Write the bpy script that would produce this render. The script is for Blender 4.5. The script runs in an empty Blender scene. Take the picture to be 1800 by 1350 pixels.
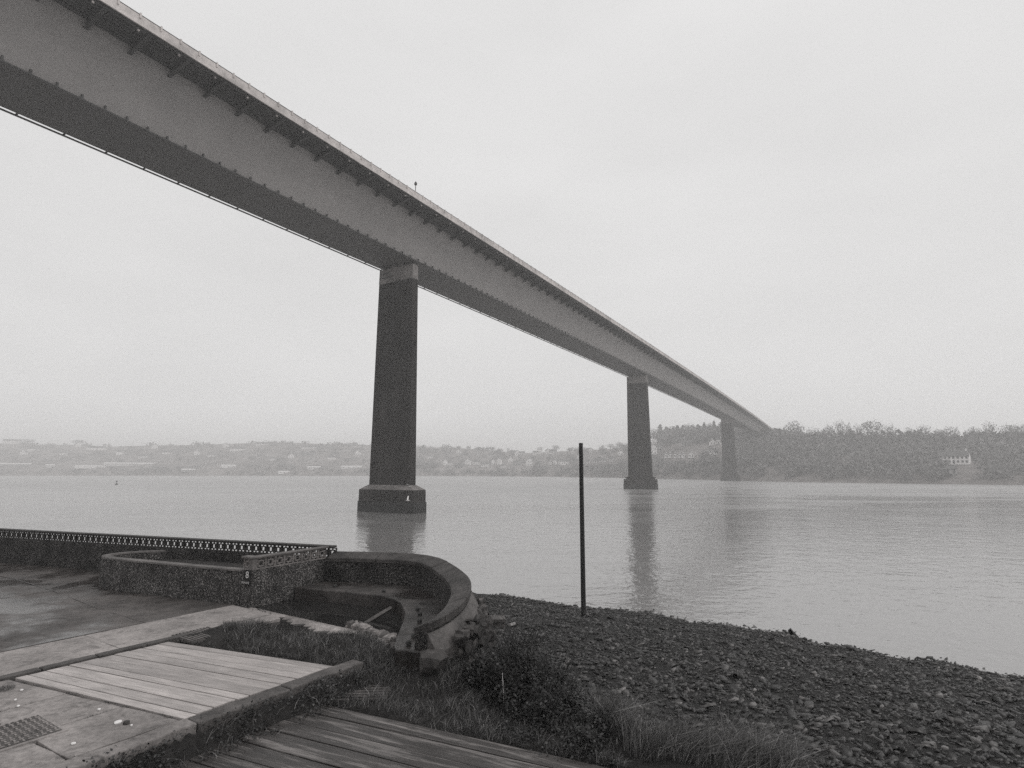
import bpy, bmesh, math, random
import numpy as np
from mathutils import Vector, Matrix

random.seed(7)
rng = np.random.default_rng(11)
SC = bpy.context.scene
COL = SC.collection

# ------------------------------------------------------------------ camera
EYE = 7.5            # metres above the water (water is z = 0)
PITCH = 0.151
FPX = 1000.0         # focal length in pixels of the 1800 px wide photograph
cam_data = bpy.data.cameras.new('camera')
cam_data.sensor_width = 36.0
cam_data.lens = 36.0 * FPX / 1800.0
cam_data.clip_start = 0.1
cam_data.clip_end = 9000.0
cam = bpy.data.objects.new('camera', cam_data)
COL.objects.link(cam)
cam.location = (0, 0, EYE)
cam.rotation_euler = (math.pi / 2 + PITCH, 0, 0)
SC.camera = cam

# ------------------------------------------------------------------ overcast sky
SUN_EL, SUN_AZ = math.radians(48), math.radians(98)
world = bpy.data.worlds.new('World')
SC.world = world
world.use_nodes = True
wn, wl = world.node_tree.nodes, world.node_tree.links
wn.clear()
w_out = wn.new('ShaderNodeOutputWorld')
w_bg = wn.new('ShaderNodeBackground')
w_bg.inputs['Strength'].default_value = 0.1
w_sky = wn.new('ShaderNodeTexSky')
w_sky.sky_type = 'NISHITA'
w_sky.sun_disc = False
w_sky.sun_elevation = SUN_EL
w_sky.sun_rotation = SUN_AZ
w_sky.air_density = 1.0
w_sky.dust_density = 6.0
w_bw = wn.new('ShaderNodeRGBToBW')
w_lim = wn.new('ShaderNodeMath'); w_lim.operation = 'MINIMUM'; w_lim.inputs[1].default_value = 9.0
w_mix = wn.new('ShaderNodeMix'); w_mix.data_type = 'RGBA'
w_mix.inputs['Factor'].default_value = 0.93      # a closed cloud deck veils nearly all of the clear sky
w_tc = wn.new('ShaderNodeTexCoord'); w_map = wn.new('ShaderNodeMapping'); w_map.inputs['Scale'].default_value = (1.6, 1.6, 4.5)
w_ns = wn.new('ShaderNodeTexNoise'); w_ns.inputs['Scale'].default_value = 1.3; w_ns.inputs['Detail'].default_value = 5; w_ns.inputs['Roughness'].default_value = 0.5
w_rp = wn.new('ShaderNodeValToRGB'); w_rp.color_ramp.elements[0].position = 0.3; w_rp.color_ramp.elements[1].position = 0.7
w_rp.color_ramp.elements[0].color = (7.7, 7.65, 7.63, 1); w_rp.color_ramp.elements[1].color = (8.45, 8.4, 8.38, 1)   # faint tone of the cloud deck
wl.new(w_tc.outputs['Generated'], w_map.inputs['Vector']); wl.new(w_map.outputs['Vector'], w_ns.inputs['Vector']); wl.new(w_ns.outputs['Fac'], w_rp.inputs['Fac']); wl.new(w_rp.outputs['Color'], w_mix.inputs['B'])
wl.new(w_sky.outputs['Color'], w_bw.inputs['Color'])
wl.new(w_bw.outputs['Val'], w_lim.inputs[0])
wl.new(w_lim.outputs[0], w_mix.inputs['A'])
wl.new(w_mix.outputs['Result'], w_bg.inputs['Color'])
wl.new(w_bg.outputs['Background'], w_out.inputs['Surface'])

sun_data = bpy.data.lights.new('sun', 'SUN')
sun_data.energy = 0.9
sun_data.angle = math.radians(40)
sun_data.color = (1.0, 0.985, 0.965)
sun = bpy.data.objects.new('sun', sun_data)
COL.objects.link(sun)
_sd = Vector((math.sin(SUN_AZ) * math.cos(SUN_EL), math.cos(SUN_AZ) * math.cos(SUN_EL), math.sin(SUN_EL)))
sun.rotation_euler = _sd.to_track_quat('Z', 'Y').to_euler()

SC.render.engine = 'CYCLES'
SC.view_settings.view_transform = 'Standard'
SC.view_settings.look = 'None'
SC.view_settings.gamma = 1.0
SC.view_settings.exposure = 0.0
SC.view_settings.use_curve_mapping = False
SC.cycles.max_bounces = 6
SC.cycles.diffuse_bounces = 3
SC.cycles.glossy_bounces = 3
SC.cycles.transmission_bounces = 2
SC.cycles.volume_bounces = 3
SC.cycles.use_denoising = False

# ------------------------------------------------------------------ helpers
CP, SP_ = math.cos(PITCH), math.sin(PITCH)

def ray(px, py):
    a = (px - 900) / FPX
    b = (675 - py) / FPX
    return a, CP - b * SP_, SP_ + b * CP

def gp(px, py, z):
    """point of the level z that the survey pixel (px, py) of the photograph looks at"""
    a, dy, dz = ray(px, py)
    t = (z - EYE) / dz
    return (a * t, dy * t)

def gp3(px, py, z):
    x, y = gp(px, py, z)
    return (x, y, z)

def link(o, parent=None):
    COL.objects.link(o)
    if parent is not None:
        o.parent = parent
    return o

def tag(o, label=None, cat=None, group=None, kind=None):
    if label: o['label'] = label
    if cat: o['category'] = cat
    if group: o['group'] = group
    if kind: o['kind'] = kind
    return o

def empty(name, loc=(0, 0, 0), rz=0.0, **k):
    o = bpy.data.objects.new(name, None)
    o.empty_display_size = 0.2
    o.location = loc
    o.rotation_euler = (0, 0, rz)
    link(o)
    return tag(o, **k)

def mesh(name, v, f, mat=None, parent=None, smooth=False, loc=None, rot=None, tone=None):
    """ONE mesh object from python/numpy vertices and faces"""
    me = bpy.data.meshes.new(name)
    if isinstance(f, np.ndarray):
        v = np.asarray(v, dtype=np.float32)
        n, k = f.shape
        me.vertices.add(len(v)); me.vertices.foreach_set('co', v.ravel())
        me.loops.add(n * k); me.loops.foreach_set('vertex_index', f.astype(np.int32).ravel())
        me.polygons.add(n)
        me.polygons.foreach_set('loop_start', np.arange(0, n * k, k, dtype=np.int32))
        me.update(calc_edges=True)
    else:
        me.from_pydata([tuple(p) for p in v], [], [tuple(q) for q in f])
        bm = bmesh.new(); bm.from_mesh(me)
        bmesh.ops.recalc_face_normals(bm, faces=bm.faces)
        bm.to_mesh(me); bm.free()
    if tone is not None:
        at = me.attributes.new('tone', 'FLOAT', 'POINT')
        at.data.foreach_set('value', np.asarray(tone, dtype=np.float32))
    if smooth:
        me.polygons.foreach_set('use_smooth', np.ones(len(me.polygons), dtype=bool))
    if mat: me.materials.append(mat)
    o = bpy.data.objects.new(name, me)
    if loc is not None: o.location = loc
    if rot is not None: o.rotation_euler = rot
    return link(o, parent)

def share(name, src, parent=None, loc=None, rot=None, scale=None):
    o = bpy.data.objects.new(name, src.data if hasattr(src, 'data') else src)
    if loc is not None: o.location = loc
    if rot is not None: o.rotation_euler = rot
    if scale is not None: o.scale = scale
    return link(o, parent)

class MB:
    """collects shapes that become one mesh"""
    def __init__(s): s.v, s.f = [], []
    def add(s, v, f):
        n = len(s.v); s.v += [tuple(p) for p in v]; s.f += [tuple(i + n for i in q) for q in f]
        return s
    def box(s, x0, x1, y0, y1, z0, z1):
        return s.add([(x0, y0, z0), (x1, y0, z0), (x1, y1, z0), (x0, y1, z0), (x0, y0, z1), (x1, y0, z1), (x1, y1, z1), (x0, y1, z1)],
                     [(3, 2, 1, 0), (4, 5, 6, 7), (0, 1, 5, 4), (1, 2, 6, 5), (2, 3, 7, 6), (3, 0, 4, 7)])
    def hexa(s, p8):
        return s.add(p8, [(3, 2, 1, 0), (4, 5, 6, 7), (0, 1, 5, 4), (1, 2, 6, 5), (2, 3, 7, 6), (3, 0, 4, 7)])
    def prism(s, poly, z0, z1):
        n = len(poly)
        zb = z0 if hasattr(z0, '__len__') else [z0] * n
        zt = z1 if hasattr(z1, '__len__') else [z1] * n
        v = [(p[0], p[1], zb[i]) for i, p in enumerate(poly)] + [(p[0], p[1], zt[i]) for i, p in enumerate(poly)]
        f = [tuple(range(n - 1, -1, -1)), tuple(range(n, 2 * n))] + [(i, (i + 1) % n, n + (i + 1) % n, n + i) for i in range(n)]
        return s.add(v, f)
    def loft(s, rings, cap=True):
        k = len(rings[0]); v = [p for r in rings for p in r]; f = []
        for j in range(len(rings) - 1):
            for i in range(k):
                f.append((j * k + i, j * k + (i + 1) % k, (j + 1) * k + (i + 1) % k, (j + 1) * k + i))
        if cap:
            f.append(tuple(range(k - 1, -1, -1))); f.append(tuple((len(rings) - 1) * k + i for i in range(k)))
        return s.add(v, f)
    def tube(s, pts, rad, seg=6):
        pts = [Vector(p) for p in pts]
        rad = rad if hasattr(rad, '__len__') else [rad] * len(pts)
        rings = []
        for i, p in enumerate(pts):
            d = (pts[min(i + 1, len(pts) - 1)] - pts[max(i - 1, 0)]).normalized()
            a = d.cross(Vector((0, 0, 1)) if abs(d.z) < 0.9 else Vector((1, 0, 0))).normalized(); b = d.cross(a)
            rings.append([tuple(p + (a * math.cos(2 * math.pi * k / seg) + b * math.sin(2 * math.pi * k / seg)) * rad[i]) for k in range(seg)])
        return s.loft(rings)
    def build(s, name, mat, parent=None, smooth=False, bevel=0.0, **k):
        o = mesh(name, s.v, s.f, mat, parent, smooth, **k)
        if bevel:
            m = o.modifiers.new('bevel', 'BEVEL'); m.width = bevel; m.segments = 2; m.limit_method = 'ANGLE'
        return o

# ------------------------------------------------------------------ materials
def g(v): return (v, v * 0.975, v * 0.965, 1.0)

def new_mat(name):
    m = bpy.data.materials.new(name); m.use_nodes = True
    nt = m.node_tree
    return m, nt.nodes, nt.links, nt.nodes['Principled BSDF']

def noise(N, L, vec, scale, detail=6, rough=0.6, stretch=None, dist=0.0):
    if stretch:
        mp = N.new('ShaderNodeMapping'); mp.inputs['Scale'].default_value = stretch
        L.new(vec, mp.inputs['Vector']); vec = mp.outputs['Vector']
    t = N.new('ShaderNodeTexNoise'); t.inputs['Scale'].default_value = scale
    t.inputs['Detail'].default_value = detail; t.inputs['Roughness'].default_value = rough
    t.inputs['Distortion'].default_value = dist
    L.new(vec, t.inputs['Vector'])
    return t.outputs['Fac']

def ramp(N, L, fac, stops):
    r = N.new('ShaderNodeValToRGB')
    e = r.color_ramp.elements
    while len(e) < len(stops): e.new(0.5)
    for i, (p, c) in enumerate(stops):
        e[i].position = p; e[i].color = g(c) if not hasattr(c, '__len__') else c
    L.new(fac, r.inputs['Fac'])
    return r.outputs['Color']

def mixc(N, L, fac, a, b, mode='MIX'):
    m = N.new('ShaderNodeMix'); m.data_type = 'RGBA'; m.blend_type = mode
    if isinstance(fac, (int, float)): m.inputs['Factor'].default_value = fac
    else: L.new(fac, m.inputs['Factor'])
    for key, val in (('A', a), ('B', b)):
        if isinstance(val, tuple): m.inputs[key].default_value = val
        else: L.new(val, m.inputs[key])
    return m.outputs['Result']

def bump(N, L, bs, height, strength, dist, prev=None):
    b = N.new('ShaderNodeBump'); b.inputs['Strength'].default_value = strength; b.inputs['Distance'].default_value = dist
    L.new(height, b.inputs['Height'])
    if prev is not None: L.new(prev, b.inputs['Normal'])
    L.new(b.outputs['Normal'], bs.inputs['Normal'])
    return b.outputs['Normal']

def pos(N, local=False):
    if local: return N.new('ShaderNodeTexCoord').outputs['Object']
    return N.new('ShaderNodeNewGeometry').outputs['Position']

def concrete(name, lo, hi, rough=0.75, big=0.5, fine=9.0, wet=None, bump_s=0.5, bump_d=0.01, streak=None, local=False, spec=0.4, mott=True):
    """weathered concrete: large stains, fine mottling, relief; wet = share of damp, darker and glossier patches"""
    m, N, L, B = new_mat(name)
    p = pos(N, local)
    n1 = noise(N, L, p, big, 5, 0.62)
    n2 = noise(N, L, p, fine, 8, 0.72)
    c1 = ramp(N, L, n1, [(0.33, lo), (0.66, hi)])
    c2 = ramp(N, L, n2, [(0.28, 0.55 if mott else 0.85), (0.72, 1.25 if mott else 1.1)])
    col = mixc(N, L, 1.0, c1, c2, 'MULTIPLY')
    n5 = noise(N, L, p, fine * 0.27, 9, 0.68, dist=0.6)
    if mott: col = mixc(N, L, 1.0, col, ramp(N, L, n5, [(0.36, 0.62), (0.47, 1.0), (0.7, 1.12)]), 'MULTIPLY')
    if streak:
        n3 = noise(N, L, p, 1.0, 6, 0.65, stretch=streak)
        col = mixc(N, L, 1.0, col, ramp(N, L, n3, [(0.35, 0.6 if mott else 0.88), (0.62, 1.1)]), 'MULTIPLY')
    B.inputs['Roughness'].default_value = rough
    B.inputs['Specular IOR Level'].default_value = spec
    if wet:
        n4 = noise(N, L, p, wet[0], 5, 0.6, stretch=wet[3] if len(wet) > 3 else None)
        r = N.new('ShaderNodeMapRange'); r.inputs['From Min'].default_value = wet[1] - 0.05; r.inputs['From Max'].default_value = wet[1] + 0.06
        L.new(n4, r.inputs['Value'])
        col = mixc(N, L, r.outputs['Result'], col, mixc(N, L, 1.0, col, g(wet[2]), 'MULTIPLY'))
        r2 = N.new('ShaderNodeMapRange'); r2.inputs['To Min'].default_value = rough; r2.inputs['To Max'].default_value = 0.14
        L.new(r.outputs['Result'], r2.inputs['Value']); L.new(r2.outputs['Result'], B.inputs['Roughness'])
    L.new(col, B.inputs['Base Color'])
    bump(N, L, B, n2, bump_s, bump_d)
    return m

def pebbledash(name, lo, hi, scale=28):
    m, N, L, B = new_mat(name)
    p = pos(N)
    vo = N.new('ShaderNodeTexVoronoi'); vo.inputs['Scale'].default_value = scale; vo.inputs['Randomness'].default_value = 1.0
    L.new(p, vo.inputs['Vector'])
    sep = N.new('ShaderNodeSeparateColor'); L.new(vo.outputs['Color'], sep.inputs['Color'])
    cell = ramp(N, L, sep.outputs['Red'], [(0.0, lo * 0.5), (0.6, lo), (0.86, (lo + hi) / 2), (1.0, hi)])
    n1 = noise(N, L, p, 1.3, 6, 0.65)
    col = mixc(N, L, 1.0, cell, ramp(N, L, n1, [(0.34, 0.42), (0.64, 1.25)]), 'MULTIPLY')
    L.new(col, B.inputs['Base Color'])
    B.inputs['Roughness'].default_value = 0.8
    B.inputs['Specular IOR Level'].default_value = 0.3
    mu = N.new('ShaderNodeMath'); mu.operation = 'SUBTRACT'; mu.inputs[0].default_value = 1.0
    L.new(vo.outputs['Distance'], mu.inputs[1])
    bump(N, L, B, mu.outputs[0], 0.9, 0.03)
    return m

def wood(name, lo, hi, rough=0.6, wet=None):
    """old plank: local X is the grain"""
    m, N, L, B = new_mat(name)
    tc = N.new('ShaderNodeTexCoord').outputs['Object']
    oi = N.new('ShaderNodeObjectInfo')
    sh = N.new('ShaderNodeVectorMath'); sh.operation = 'MULTIPLY_ADD'
    cmb = N.new('ShaderNodeCombineXYZ')
    for k in ('X', 'Y', 'Z'): L.new(oi.outputs['Random'], cmb.inputs[k])
    L.new(cmb.outputs[0], sh.inputs[0]); sh.inputs[1].default_value = (31, 17, 11); L.new(tc, sh.inputs[2])
    p = sh.outputs[0]
    gr = noise(N, L, p, 1.0, 9, 0.7, stretch=(1.6, 42, 42), dist=0.4)
    bl = noise(N, L, p, 1.0, 5, 0.6, stretch=(1.1, 4, 4))
    tn = N.new('ShaderNodeMapRange'); tn.inputs['To Min'].default_value = 0.8; tn.inputs['To Max'].default_value = 1.15
    L.new(oi.outputs['Random'], tn.inputs['Value'])
    col = ramp(N, L, gr, [(0.28, lo), (0.6, hi), (0.8, hi * 1.15)])
    col = mixc(N, L, 1.0, col, ramp(N, L, bl, [(0.3, 0.72), (0.65, 1.1)]), 'MULTIPLY')
    col = mixc(N, L, 1.0, col, tn.outputs['Result'], 'MULTIPLY')
    ck = noise(N, L, p, 1.0, 4, 0.6, stretch=(0.7, 26, 26), dist=0.25)
    col = mixc(N, L, 1.0, col, ramp(N, L, ck, [(0.30, 0.22), (0.36, 1.0)]), 'MULTIPLY')
    B.inputs['Roughness'].default_value = rough
    if wet:
        n4 = noise(N, L, p, wet[0], 7, 0.7, stretch=wet[3])
        r = N.new('ShaderNodeMapRange'); r.inputs['From Min'].default_value = wet[1] - 0.03; r.inputs['From Max'].default_value = wet[1] + 0.04
        L.new(n4, r.inputs['Value'])
        col = mixc(N, L, r.outputs['Result'], col, mixc(N, L, 1.0, col, g(wet[2]), 'MULTIPLY'))
        r2 = N.new('ShaderNodeMapRange'); r2.inputs['To Min'].default_value = rough; r2.inputs['To Max'].default_value = 0.42
        L.new(r.outputs['Result'], r2.inputs['Value']); L.new(r2.outputs['Result'], B.inputs['Roughness'])
    L.new(col, B.inputs['Base Color'])
    bump(N, L, B, gr, 0.5, 0.006)
    return m

def toned(name, lo, hi, rough=0.6, spec=0.4, transl=0.0, nscale=0.0, two=True):
    """colour of every stone, blade or leaf from its own random number 'tone'"""
    m, N, L, B = new_mat(name)
    a = N.new('ShaderNodeAttribute'); a.attribute_name = 'tone'
    col = ramp(N, L, a.outputs['Fac'], [(0.0, lo), (0.65, lo + (hi - lo) * 0.35), (1.0, hi)])
    if nscale:
        n = noise(N, L, pos(N), nscale, 6, 0.7)
        col = mixc(N, L, 1.0, col, ramp(N, L, n, [(0.3, 0.6), (0.7, 1.3)]), 'MULTIPLY')
        bump(N, L, B, n, 0.2, 0.006)
    L.new(col, B.inputs['Base Color'])
    B.inputs['Roughness'].default_value = rough
    B.inputs['Specular IOR Level'].default_value = spec
    return m

def plain(name, v, rough=0.6, metal=0.0, spec=0.4, n=0.25, scale=6.0):
    m, N, L, B = new_mat(name)
    f = noise(N, L, pos(N), scale, 5, 0.6)
    L.new(ramp(N, L, f, [(0.3, v * (1 - n)), (0.7, v * (1 + n))]), B.inputs['Base Color'])
    B.inputs['Roughness'].default_value = rough; B.inputs['Metallic'].default_value = metal
    B.inputs['Specular IOR Level'].default_value = spec
    return m

M = {}
M['yard'] = concrete('yard_concrete', 0.055, 0.2, 0.7, 0.35, 7, wet=(0.35, 0.5, 0.38, (1, 1, 1)), bump_d=0.008, streak=(0.5, 0.5, 0.5))
M['strip'] = concrete('strip_concrete', 0.23, 0.37, 0.8, 0.6, 10, wet=(0.3, 0.62, 0.6), bump_d=0.008)
M['slab'] = concrete('slab_concrete', 0.17, 0.33, 0.8, 0.7, 11, bump_d=0.01)
M['kerb'] = concrete('kerb_stone', 0.05, 0.1, 0.75, 2.0, 14)
M['edge'] = concrete('edge_concrete', 0.05, 0.14, 0.8, 1.3, 12)
M['soil'] = concrete('soil', 0.02, 0.05, 0.95, 1.5, 14, bump_s=1.0, bump_d=0.04)
M['bank'] = concrete('bank_soil', 0.012, 0.032, 0.95, 1.2, 10, bump_s=1.0, bump_d=0.06)
M['pebble'] = pebbledash('pebbledash', 0.055, 0.4, 46)
M['wall_top'] = concrete('sea_wall_coping', 0.03, 0.085, 0.75, 1.6, 20, bump_s=0.8, bump_d=0.012)
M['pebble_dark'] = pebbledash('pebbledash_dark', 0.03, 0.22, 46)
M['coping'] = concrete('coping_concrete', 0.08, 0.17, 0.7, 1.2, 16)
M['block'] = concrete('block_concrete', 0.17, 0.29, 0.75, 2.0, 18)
M['block_dark'] = concrete('shaded_block', 0.03, 0.07, 0.8, 2.0, 18)  # same blocks on the rear wall, their shade put into a darker colour
M['cap_dark'] = concrete('dark_coping', 0.02, 0.05, 0.7, 1.2, 16)  # rear coping, darkened in its colour like the shaded blocks below it
M['ledge'] = concrete('ledge_concrete', 0.028, 0.09, 0.6, 0.9, 6, wet=(0.5, 0.5, 0.6), bump_s=0.9, bump_d=0.02, streak=(0.5, 3.0, 0.5))
M['render'] = concrete('smooth_render', 0.06, 0.13, 0.7, 1.2, 14)
M['apron'] = concrete('apron_concrete', 0.16, 0.42, 0.4, 0.8, 7, wet=(0.6, 0.55, 0.5))
M['broken'] = concrete('broken_concrete', 0.16, 0.36, 0.85, 3.0, 16, bump_s=0.9, bump_d=0.02)
M['deck'] = wood('bleached_plank', 0.24, 0.48, 0.62)
M['deck_wet'] = wood('wet_plank', 0.05, 0.2, 0.62, wet=(1.0, 0.45, 0.3, (0.55, 7.0, 7.0)))
M['stone'] = toned('slate_stone', 0.006, 0.27, 0.36, 0.4, nscale=9)
M['wallstone'] = concrete('wall_stone', 0.02, 0.08, 0.8, 1.6, 9, bump_s=0.9, bump_d=0.03)
M['beach'] = concrete('beach_gravel', 0.007, 0.016, 0.8, 3.0, 30, bump_s=1.0, bump_d=0.06)
M['grass'] = toned('dry_grass', 0.032, 0.62, 0.7, 0.2)
M['leaf'] = toned('dark_leaf', 0.007, 0.11, 0.42, 0.4)
M['stem'] = plain('bramble_stem', 0.03, 0.8)
M['pole'] = plain('tarred_pole', 0.012, 0.6, scale=3)
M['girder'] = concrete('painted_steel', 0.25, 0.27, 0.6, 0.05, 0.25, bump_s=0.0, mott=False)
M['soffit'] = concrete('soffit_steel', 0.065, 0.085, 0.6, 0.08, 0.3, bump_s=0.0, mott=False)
M['parapet'] = concrete('parapet_paint', 0.5, 0.6, 0.6, 0.1, 0.6, bump_s=0.0)
M['steel_dark'] = plain('dark_steel', 0.045, 0.6, scale=0.5)
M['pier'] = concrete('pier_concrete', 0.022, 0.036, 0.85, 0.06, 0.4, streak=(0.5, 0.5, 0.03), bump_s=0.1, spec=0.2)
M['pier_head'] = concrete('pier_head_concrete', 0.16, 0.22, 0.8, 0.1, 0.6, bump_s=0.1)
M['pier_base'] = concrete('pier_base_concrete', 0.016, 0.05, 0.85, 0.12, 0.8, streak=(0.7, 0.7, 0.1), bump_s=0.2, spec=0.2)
M['sign'] = plain('black_enamel', 0.008, 0.5)
M['white'] = plain('white_paint', 0.7, 0.5, n=0.05)
M['shell'] = plain('white_shell', 0.75, 0.5, n=0.1)
M['iron'] = plain('rusty_iron', 0.035, 0.7, scale=30)
M['gull'] = plain('gull_white', 0.8, 0.6, n=0.05)
M['gull_grey'] = plain('gull_grey', 0.25, 0.6, n=0.1)
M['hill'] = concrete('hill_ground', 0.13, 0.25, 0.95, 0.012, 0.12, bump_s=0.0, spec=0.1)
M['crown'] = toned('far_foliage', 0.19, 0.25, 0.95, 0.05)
M['trunk'] = plain('bark', 0.04, 0.95)
M['h_white'] = plain('white_wall', 0.8, 0.8, n=0.06, scale=0.3)
M['h_cream'] = plain('cream_wall', 0.55, 0.8, n=0.08, scale=0.3)
M['h_grey'] = plain('grey_wall', 0.3, 0.8, n=0.1, scale=0.3)
M['h_roof'] = plain('slate_roof', 0.09, 0.7, n=0.2, scale=0.5)
M['h_roof_pale'] = plain('sheet_roof', 0.62, 0.6, n=0.08, scale=0.2)
M['h_glass'] = plain('window_glass', 0.04, 0.25)

# water
def water_mat(name, base, rough, waves, spec, ior=1.333):
    m, N, L, B = new_mat(name)
    B.inputs['Base Color'].default_value = g(base)
    B.inputs['Roughness'].default_value = rough
    B.inputs['IOR'].default_value = ior
    B.inputs['Specular IOR Level'].default_value = spec
    p = pos(N); prev = None
    for sc, st, d, s in waves:
        n = noise(N, L, p, sc, 3, 0.55, stretch=st, dist=0.3)
        prev = bump(N, L, B, n, s, d, prev)
    return m
M['water'] = water_mat('estuary_water', 0.23, 0.03,
                       [(0.12, (1, 1.2, 1), 0.07, 1.0), (0.5, (1, 1.2, 1), 0.055, 1.0), (1.2, (1, 1.0, 1), 0.042, 1.0), (3.2, (1, 1.0, 1), 0.010, 1.0)], 0.5, 2.7)
_wm = M['water'].node_tree; _wp = _wm.nodes.new('ShaderNodeNewGeometry'); _ws = _wm.nodes.new('ShaderNodeSeparateXYZ'); _wr = _wm.nodes.new('ShaderNodeMapRange')
# the open reach beyond the piers is roughened by the wind, the water near this shore lies calm
_wr.inputs['From Min'].default_value = 90; _wr.inputs['From Max'].default_value = 300; _wr.inputs['To Min'].default_value = 0.03; _wr.inputs['To Max'].default_value = 0.36
_wm.links.new(_wp.outputs['Position'], _ws.inputs[0]); _wm.links.new(_ws.outputs['Y'], _wr.inputs['Value']); _wq = noise(_wm.nodes, _wm.links, _wp.outputs['Position'], 0.03, 5, 0.6, stretch=(0.5, 1.6, 1), dist=1.0)
_wg = _wm.nodes.new('ShaderNodeMapRange'); _wg.inputs['From Min'].default_value = 0.42; _wg.inputs['From Max'].default_value = 0.62; _wg.inputs['To Max'].default_value = 0.16
_wa = _wm.nodes.new('ShaderNodeMath'); _wm.links.new(_wq, _wg.inputs['Value']); _wm.links.new(_wr.outputs['Result'], _wa.inputs[0]); _wm.links.new(_wg.outputs['Result'], _wa.inputs[1])
_wm.links.new(_wa.outputs[0], _wm.nodes['Principled BSDF'].inputs['Roughness'])
M['pool'] = water_mat('pool_water', 0.02, 0.02, [(2.0, (1, 1, 1), 0.002, 1.0)], 0.5)

# ------------------------------------------------------------------ water and hills
v = []; f = []
wx = [-2600, -800, -300, -120, -60, -30, 0, 30, 60, 120, 300, 800, 2600]
wy = [-600, -100, 0, 30, 60, 120, 300, 800, 2600]
for yy in wy:
    for xx in wx: v.append((xx, yy, 0.0))
nx = len(wx)
for j in range(len(wy) - 1):
    for i in range(nx - 1): f.append((j * nx + i, j * nx + i + 1, (j + 1) * nx + i + 1, (j + 1) * nx + i))
tag(mesh('water', v, f, M['water']), kind='structure')

# shoreline of the far bank: survey column, depth of the shoreline, line of the bare ground on the crest, crest distance behind the shore
SH = np.array([
    # px    shore   crest_y  back
    (-1500, 1000,   790,     360), (-900, 960, 788, 350), (0, 845, 779, 340), (150, 840, 782, 340), (200, 840, 785, 340), (300, 838, 783, 330), (400, 835, 780, 330),
    (480, 830, 777, 330), (560, 825, 780, 320), (640, 820, 782, 310), (760, 800, 785, 290), (820, 780, 788, 270), (880, 755, 793, 250),
    (920, 735, 797, 240), (960, 705, 795, 230), (1000, 670, 792, 220), (1060, 620, 790, 210), (1100, 585, 786, 205), (1145, 545, 776, 200),
    (1180, 515, 768, 200), (1230, 480, 764, 195), (1270, 450, 762, 190), (1310, 415, 772, 180), (1380, 385, 780, 150), (1430, 370, 784, 130), (1500, 352, 784, 115),
    (1600, 330, 786, 105), (1700, 312, 786, 100), (1800, 296, 782, 100), (2200, 250, 775, 100), (3200, 200, 775, 100)], dtype=float)

def hill_z(px, depth):
    ys = np.interp(px, SH[:, 0], SH[:, 1]); cy = np.interp(px, SH[:, 0], SH[:, 2]); bk = np.interp(px, SH[:, 0], SH[:, 3])
    t = (depth - ys) / bk
    _, dy, dz = ray(px, cy)
    zc = EYE + (ys + bk) * dz / dy
    s = np.clip(t, 0, 1)
    z = zc * (0.16 * np.minimum(s * 12, 1) + 0.84 * (s * s * (3 - 2 * s) * 0.45 + s * 0.55))
    z = np.where(t < 0, t * 30, z)
    z = np.where(t > 1, zc - np.maximum(t - 1, 0) * zc * 0.12, z)
    wob = 1.6 * np.sin(px * 0.021 + depth * 0.013) + 1.1 * np.sin(px * 0.05 - depth * 0.021)
    return z + wob * np.clip(t * 3, 0, 1) * np.clip(1.2 - t, 0.2, 1)

def hill_pt(px, depth):
    return ((px - 900) / FPX * depth * 1.0115, depth, float(hill_z(px, depth)))

def hill_hit(px, py):
    """where a survey pixel meets the far bank"""
    a, dy, dz = ray(px, py)
    ys = np.interp(px, SH[:, 0], SH[:, 1]); bk = np.interp(px, SH[:, 0], SH[:, 3])
    ds = np.linspace(ys + 1, ys + bk * 1.05, 400)
    h = hill_z(px, ds) - (EYE + ds * dz / dy)
    k = int(np.argmax(h >= 0)) if (h >= 0).any() else int(np.argmax(h))
    d = float(ds[k])
    return ((px - 900) / FPX * d / dy, d, float(hill_z(px, d)))

cols = np.concatenate([np.arange(-1500, -100, 50), np.arange(-100, 1900, 10), np.arange(1900, 3200, 50)]).astype(float)
rows = np.concatenate([np.linspace(-0.12, 1.1, 32), np.array([1.5, 2.2, 3.2])])
v = np.zeros((len(rows), len(cols), 3))
for i, cpx in enumerate(cols):
    ys = np.interp(cpx, SH[:, 0], SH[:, 1]); bk = np.interp(cpx, SH[:, 0], SH[:, 3])
    for j, r in enumerate(rows):
        d = ys + r * bk
        v[j, i] = hill_pt(cpx, d)
idx = np.arange(len(rows) * len(cols)).reshape(len(rows), len(cols))
f = np.stack([idx[:-1, :-1], idx[:-1, 1:], idx[1:, 1:], idx[1:, :-1]], -1).reshape(-1, 4)
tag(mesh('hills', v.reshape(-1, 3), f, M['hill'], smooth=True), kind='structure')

# ------------------------------------------------------------------ haze
hz, hN, hL, hB = new_mat('haze_air')
hN.remove(hB)
pv = hN.new('ShaderNodeVolumePrincipled')
pv.inputs['Color'].default_value = (1.0, 0.995, 0.992, 1)
pv.inputs['Density'].default_value = 0.0009
pv.inputs['Anisotropy'].default_value = 0.3
hL.new(pv.outputs['Volume'], hN['Material Output'].inputs['Volume'])
hb = MB().box(-2700, 2700, -700, 2700, -33.0, 78.0)
tag(hb.build('haze', hz), kind='stuff')

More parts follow.
